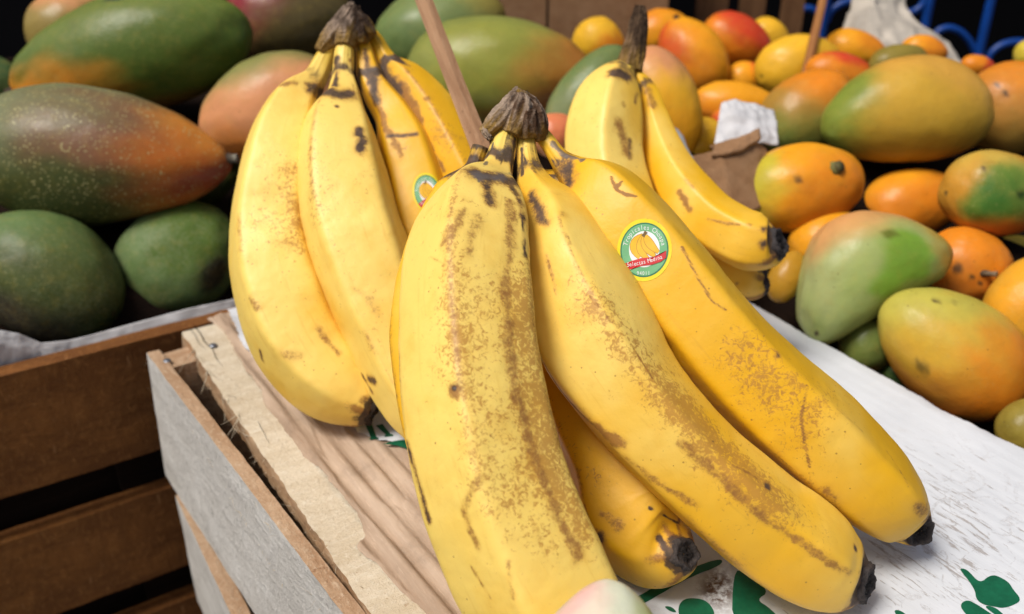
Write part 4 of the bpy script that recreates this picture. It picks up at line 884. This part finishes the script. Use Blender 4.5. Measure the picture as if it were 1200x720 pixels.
mango('small dark green mango wedged under the pale green one', 1020, 402, 53.5, 38, 32, 35, [(.13,.17,.04), (DGRN,(0,-.8,.2),.2,.9,.3)], seed=49, group=RG)
mango('deep green mango low in the gap by the cardboard edge', 1064, 442, 53.5, 34, 24, -25, [(.05,.10,.03)], seed=50, group=RG)
mango('greenish mango in the lower right corner past the cardboard', 1208, 500, 47.8, 40, 34, 30, [(.32,.25,.04), (OLV,(-.5,.5,.3),.1,.9,.3)], seed=51, group=RG)
mango('dull yellow mango below the dark tips of the right bunch', 922, 324, 54.5, 32, 20, 65, [(.42,.215,.018), (OLV,(0,-.7,.1),.2,.9,.2)], seed=52, group=RG)
# fruit in the very foreground
mango('pale pink and green fruit at the bottom edge in front of the bananas', 703, 812, 26.0, 130, 98, 84, [(.62,.64,.48), ((.72,.42,.38),(.3,.7,.2),.25,.85,.3), ((.42,.50,.06),(.1,-.9,.1),.30,.75,.25)], taper=.24, point=.12, seed=60, lent=0, lumpy=.02)

# ================================================================== left crate of green mangoes
lc = empty('wooden_crate', UV(-62, 0, -40), 'reddish brown slatted wooden crate holding the green mangoes at left', 'crate')
plank('slat', -53, -51.8, -46, 30, -8.7, -1.0, [M['brownplank'], M['brownplank']], lc, 50, (.04, .06), (4, 120, 14), axis='v')
plank('slat', -53, -51.8, -46, 30, -18.2, -11.7, [M['brownplank'], M['brownplank']], lc, 51, (.04, .06), (4, 100, 12), axis='v')
plank('slat', -53, -51.8, -46, 30, -28, -21.0, [M['brownplank'], M['brownplank']], lc, 52, (.04, .06), (4, 60, 8), axis='v')
plank('floor_board', -92, -53.1, -46, 30, -30, -29, [M['shadeplank'], M['shadeplank']], lc, 53, (.03, .03), (10, 10, 3), axis='v')
plank('inner_board', -54.9, -54.0, -46, 30, -28, -6.0, [M['shadeplank'], M['shadeplank']], lc, 54, (.03, .03), (4, 30, 6), axis='v')
plank('back_slat', -93.2, -92.1, -60, 16, -6, 7.5, [M['shadeplank'], M['shadeplank']], lc, 55, (.03, .03), (4, 30, 6), axis='v')
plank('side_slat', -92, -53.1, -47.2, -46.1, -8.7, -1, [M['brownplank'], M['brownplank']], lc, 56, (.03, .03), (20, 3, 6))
plank('corner_post', -54.0, -53.1, 4.8, 9, -29, -1.5, [M['shadeplank'], M['shadeplank']], lc, 57, (.03, .03), (4, 4, 8), axis='v')
# crumpled sheets (paper, card) from rows of points
def sheet(name, rows, mat, n=(30, 60), crumple=.2, scale=.6, seed=0, thick=.03, label=None, cat=None, parent=None, pts3=False):
    R3 = [[(np.array(p, float) if pts3 else P(*p)) for p in r] for r in rows]
    nc = max(len(r) for r in R3)
    G = np.array([[np.array([np.interp(t, np.linspace(0, 1, len(r)), [q[k] for q in r]) for k in range(3)]) for t in np.linspace(0, 1, n[1])] for r in R3])
    t = np.linspace(0, len(R3) - 1, n[0]); i = np.clip(t.astype(int), 0, len(R3) - 2); f = (t - i)[:, None, None]
    G = G[i] * (1 - f) + G[i + 1] * f
    du = np.gradient(G, axis=0); dv = np.gradient(G, axis=1); nn = np.cross(du, dv); nn /= np.linalg.norm(nn, axis=2)[..., None] + 1e-9
    q = G.reshape(-1, 3) * scale
    rid = 1 - 2 * np.abs(fbm(q, seed, 3)); rid2 = np.abs(fbm(q * 2.3, seed + 4, 3))
    dsp = crumple * (rid * .6 - rid2 * .8 + .5 * fbm(q * .5, seed + 8, 2))
    V = G.reshape(-1, 3) + nn.reshape(-1, 3) * dsp[:, None]
    Vb = V - nn.reshape(-1, 3) * thick
    nr, ncc = n; N0 = len(V); Fc = grid_faces(nr, ncc); Fb = [tuple(reversed([k + N0 for k in f])) for f in Fc]
    rim = [k for k in range(ncc)] + [r * ncc + ncc - 1 for r in range(1, nr)] + [(nr - 1) * ncc + k for k in range(ncc - 2, -1, -1)] + [r * ncc for r in range(nr - 2, 0, -1)]
    Fr = [(rim[k], rim[k] + N0, rim[(k + 1) % len(rim)] + N0, rim[(k + 1) % len(rim)]) for k in range(len(rim))]
    c = V.mean(0) if parent is None else None
    o = mk(name, np.vstack([V, Vb]), Fc + Fb + Fr, mat, parent, loc=c)
    if label: meta(o, label, cat)
    return o
top = [(-60,372),(0,387),(22,391),(48,402),(80,399),(110,392),(160,378),(220,362),(272,351),(330,338)]
rows = [[PU(x, y, -53.6) for x, y in top], [PU(x, y + 14, -53.3) - np.array([0, 0, .2]) for x, y in top], [PU(x, y + 70, -53.5) for x, y in top]]
sheet('paper_liner', rows, M['paper'], (24, 110), .12, .7, 5, .05, 'strip of white lining paper along the left crate edge', 'paper', pts3=True)

# ================================================================== right crate
rc = empty('wooden_crate', UV(-45, 60, -40), 'crate holding the ripe mangoes, mostly hidden under the fruit', 'crate')
plank('slat', -80, 2, 41.0, 41.9, -9, -1.9, [M['brownplank'], M['brownplank']], rc, 60, (.03, .04), (60, 3, 6))
plank('floor_board', -80, 2, 42, 92, -16, -15, [M['shadeplank'], M['shadeplank']], rc, 61, (.03, .03), (10, 10, 3))
plank('slat', -80, 2, 41.0, 41.9, -19, -10.5, [M['brownplank'], M['brownplank']], rc, 62, (.03, .04), (40, 3, 6))
# added bed under the fruit, near-black for the shade in the gaps: it sags with the heap and carries it
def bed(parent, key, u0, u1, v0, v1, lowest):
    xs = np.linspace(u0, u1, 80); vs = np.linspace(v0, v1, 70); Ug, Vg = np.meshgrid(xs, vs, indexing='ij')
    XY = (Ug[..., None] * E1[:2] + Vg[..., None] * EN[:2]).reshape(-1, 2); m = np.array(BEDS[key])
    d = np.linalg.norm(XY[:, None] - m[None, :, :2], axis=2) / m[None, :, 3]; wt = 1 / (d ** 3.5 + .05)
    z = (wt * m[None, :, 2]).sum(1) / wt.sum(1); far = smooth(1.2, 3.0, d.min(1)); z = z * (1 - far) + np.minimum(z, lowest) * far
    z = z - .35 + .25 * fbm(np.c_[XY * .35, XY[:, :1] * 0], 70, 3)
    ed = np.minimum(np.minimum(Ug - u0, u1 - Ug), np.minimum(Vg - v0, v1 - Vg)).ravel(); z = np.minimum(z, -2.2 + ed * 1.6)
    mk('shade_bed', np.c_[XY, z], grid_faces(80, 70), M['shadeplank'], parent)
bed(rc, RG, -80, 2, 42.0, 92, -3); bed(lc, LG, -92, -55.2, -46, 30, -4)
# brown cardboard flap, white scraps, cream paper
flap = sheet('cardboard_flap', [[(802,190,57.6),(806,184,57.5),(842,176,56.4),(846,180,56.4),(884,164,57.4),(899,176,58)], [(806,196,57.3),(812,192,57.2),(845,184,56.2),(849,186,56.2),(888,176,57.2),(902,186,57.8)], [(826,262,56.4),(832,264,56.2),(858,262,55.6),(862,262,55.6),(896,240,56.8),(912,240,57.2)]], M['boxcard'], (40, 60), .10, .8, 6, .4, 'upright brown cardboard flap between the right bananas and mangoes', 'cardboard')
sheet('folded_lip', [[(832,172,58.5),(850,166,58.2),(870,160,58.2),(886,152,58.4)], [(838,170,57.4),(852,168,57.2),(872,160,57.3),(890,150,57.8)], [(834,180,56.2),(848,181,56.0),(868,176,56.3),(892,162,57.2)]], M['boxcard'], (16, 30), .16, 1.5, 9, .25, None, None, flap)
for ob in (flap.children): 
    ob.location = Vector((0, 0, 0)) - Vector((0, 0, 0))
sheet('paper_scrap', [[(845,122,61),(862,116,61.5),(884,122,62),(906,130,62.5)], [(842,140,60),(860,134,60),(885,138,60.5),(908,148,61)], [(836,175,59),(858,172,59),(888,168,59),(910,172,60)]], M['paper'], (30, 40), .35, .55, 11, .03, 'crumpled white paper scrap behind the brown cardboard flap', 'paper')
sheet('paper_scrap', [[(784,146,55),(794,152,55),(800,160,55)], [(788,164,54),(800,170,54),(808,180,54)], [(800,190,53.5),(812,196,53.5),(822,205,53.5)]], M['paper'], (16, 14), .12, .8, 12, .03, 'thin white paper strip between the right banana and pale yellow mango', 'paper')
sheet('paper_bag', [[(1003,-18,88),(1030,-22,87),(1052,-20,88),(1060,-8,89)], [(996,14,87),(1025,10,85),(1055,10,87),(1070,20,88)], [(984,42,85),(1020,40,83),(1060,38,84),(1090,42,86),(1108,52,87)], [(960,52,83),(1010,64,81),(1060,64,82),(1110,66,84),(1140,78,85)], [(950,80,81),(1010,95,80),(1060,95,80),(1110,95,82),(1150,95,83)]], M['cream'], (60, 60), .9, .20, 13, .05, 'crumpled cream paper sticking up before the blue railing', 'paper')

# ================================================================== sticks
def stick(name, a, b, wd, mat, label, seed, square=True):
    a, b = np.array(a), np.array(b); d = b - a; L = np.linalg.norm(d); zax = d / L; n = 40
    x = np.cross(zax, FW); x /= np.linalg.norm(x); y = np.cross(zax, x); V = []
    prof = [(-.5, -.32), (.2, -.42), (.5, -.25), (.5, .3), (-.1, .42), (-.5, .25)]
    for i in range(n):
        t = i / (n - 1); k = 1 + .08 * float(noise(np.array([[t * 4, seed, 0]]), seed)[0]); off = .08 * float(noise(np.array([[t * 3, 9, seed]]), seed + 1)[0])
        for (p, q) in prof: V.append(np.array([(p * k + off) * wd, (q * k) * wd, t * L]))
    Fc = grid_faces(n, 6, True) + [tuple(range(5, -1, -1)), tuple((n - 1) * 6 + k for k in range(6))]
    o = mk(name, V, Fc, mat, loc=(0, 0, 0), smooth_=False)
    from mathutils import Matrix
    Rm = Matrix((x, y, zax)).transposed().to_4x4(); Rm.translation = Vector(a) * CM; o.matrix_world = Rm
    meta(o, label, 'stick'); return o
q1, q0 = P(492, -14, 47.5), P(560, 162, 44.0); dd = q0 - q1
stick('wooden_stick', q0 + dd * ((0.3 - q0[2]) / dd[2]), q1 - dd * .6, .86, M['stick'], 'flat wooden cane stick standing behind the front bunch stem', 3)
q1, q0 = P(966, -6, 76.5), P(946, 78, 72.5); dd = q0 - q1
stick('wooden_stick', q0 + dd * .3, q1 - dd * 1.0, .62, M['orangestick'], 'thin orange cane stick stuck among the far ripe mangoes', 5)

# ================================================================== things behind
bx = empty('cardboard_box', P(690, 40, 92) - np.array([0, 0, 12]), 'brown cardboard box standing behind the fruit, top centre', 'box')
for (x0, x1) in ((585, 640), (643, 782)):
    a, b = PY(x0, 20, 88), PY(x1, 20, 88); V, Fc = box_vf(np.array([a[0], 88, -12.]), np.array([b[0], 88.6, 26.])); mk('panel', V, Fc, M['boxcard'], bx, smooth_=False)
a, b = PY(588, 20, 88), PY(780, 20, 88)
for xx in (a[0], b[0]):
    V, Fc = box_vf(np.array([xx - .25, 88.7, -12.]), np.array([xx + .25, 112, 26.])); mk('panel', V, Fc, M['boxcard'], bx, smooth_=False)
V, Fc = box_vf(np.array([a[0], 88.7, -12.6]), np.array([b[0], 112, -12.1])); mk('panel', V, Fc, M['boxcard'], bx, smooth_=False)
bc = empty('wooden_crate', PY(890, 60, 96) - np.array([0, 0, 20]), 'open slatted wooden crate behind the scarlet mango', 'crate')
for (x0, x1) in ((815, 852), (866, 896), (916, 941)):
    a, b = PY(x0, 20, 94), PY(x1, 20, 94); V, Fc = box_vf(np.array([a[0], 94, -14.]), np.array([b[0], 94.8, 24.])); mk('slat', V, Fc, M['backwood'], bc, smooth_=False)
a, b = PY(800, 20, 94), PY(962, 20, 94)
for z0 in (-13, 3.2):
    V, Fc = box_vf(np.array([a[0], 94.9, z0]), np.array([b[0], 95.8, z0 + 3.2])); mk('rail', V, Fc, M['backwood'], bc, smooth_=False)
# blue railing
rail = empty('metal_railing', PY(1120, 300, 112) * np.array([1, 1, 0]) + np.array([0, 0, -78]), 'blue painted scrollwork metal railing at the upper right', 'railing')
YR = 112.0
def tube(name, pts, r, mat, parent, seg=12):
    pts = np.array(pts, float); V, Fc = tubeV(list(pts), [r] * len(pts), seg, 0.0, 0); return mk(name, V, Fc, mat, parent)
for px in (966, 1086, 1157, 1228):
    q = PY(px, 20, YR); tube('bar', [(q[0], YR, -78), (q[0], YR, -20), (q[0], YR, 20), (q[0], YR, 60)], .52, M['blue'], rail)
def scroll(pix, r=.42): tube('scroll', [PY(x, y, YR + .2) for x, y in pix], r, M['blue'], rail)
scroll([(1093,44),(1099,37),(1110,33),(1122,36),(1133,45),(1140,56),(1144,68),(1144,84)])
scroll([(1156,78),(1160,64),(1170,55),(1184,50),(1200,50),(1214,56),(1224,68)])
scroll([(968,26),(974,13),(985,5),(998,1),(1010,-4),(1016,-14)])
scroll([(1056,12),(1064,15),(1074,12),(1082,4),(1086,-8)])
scroll([(930,24),(936,14),(946,10),(956,14),(962,24)])
a, b = PY(900, 60, YR), PY(1300, 60, YR)
for zz in (-60, 46):
    tube('rail', [(a[0], YR - .3, zz), ((a[0] + b[0]) / 2, YR - .3, zz), (b[0] + 20, YR - .3, zz)], .7, M['blue'], rail)
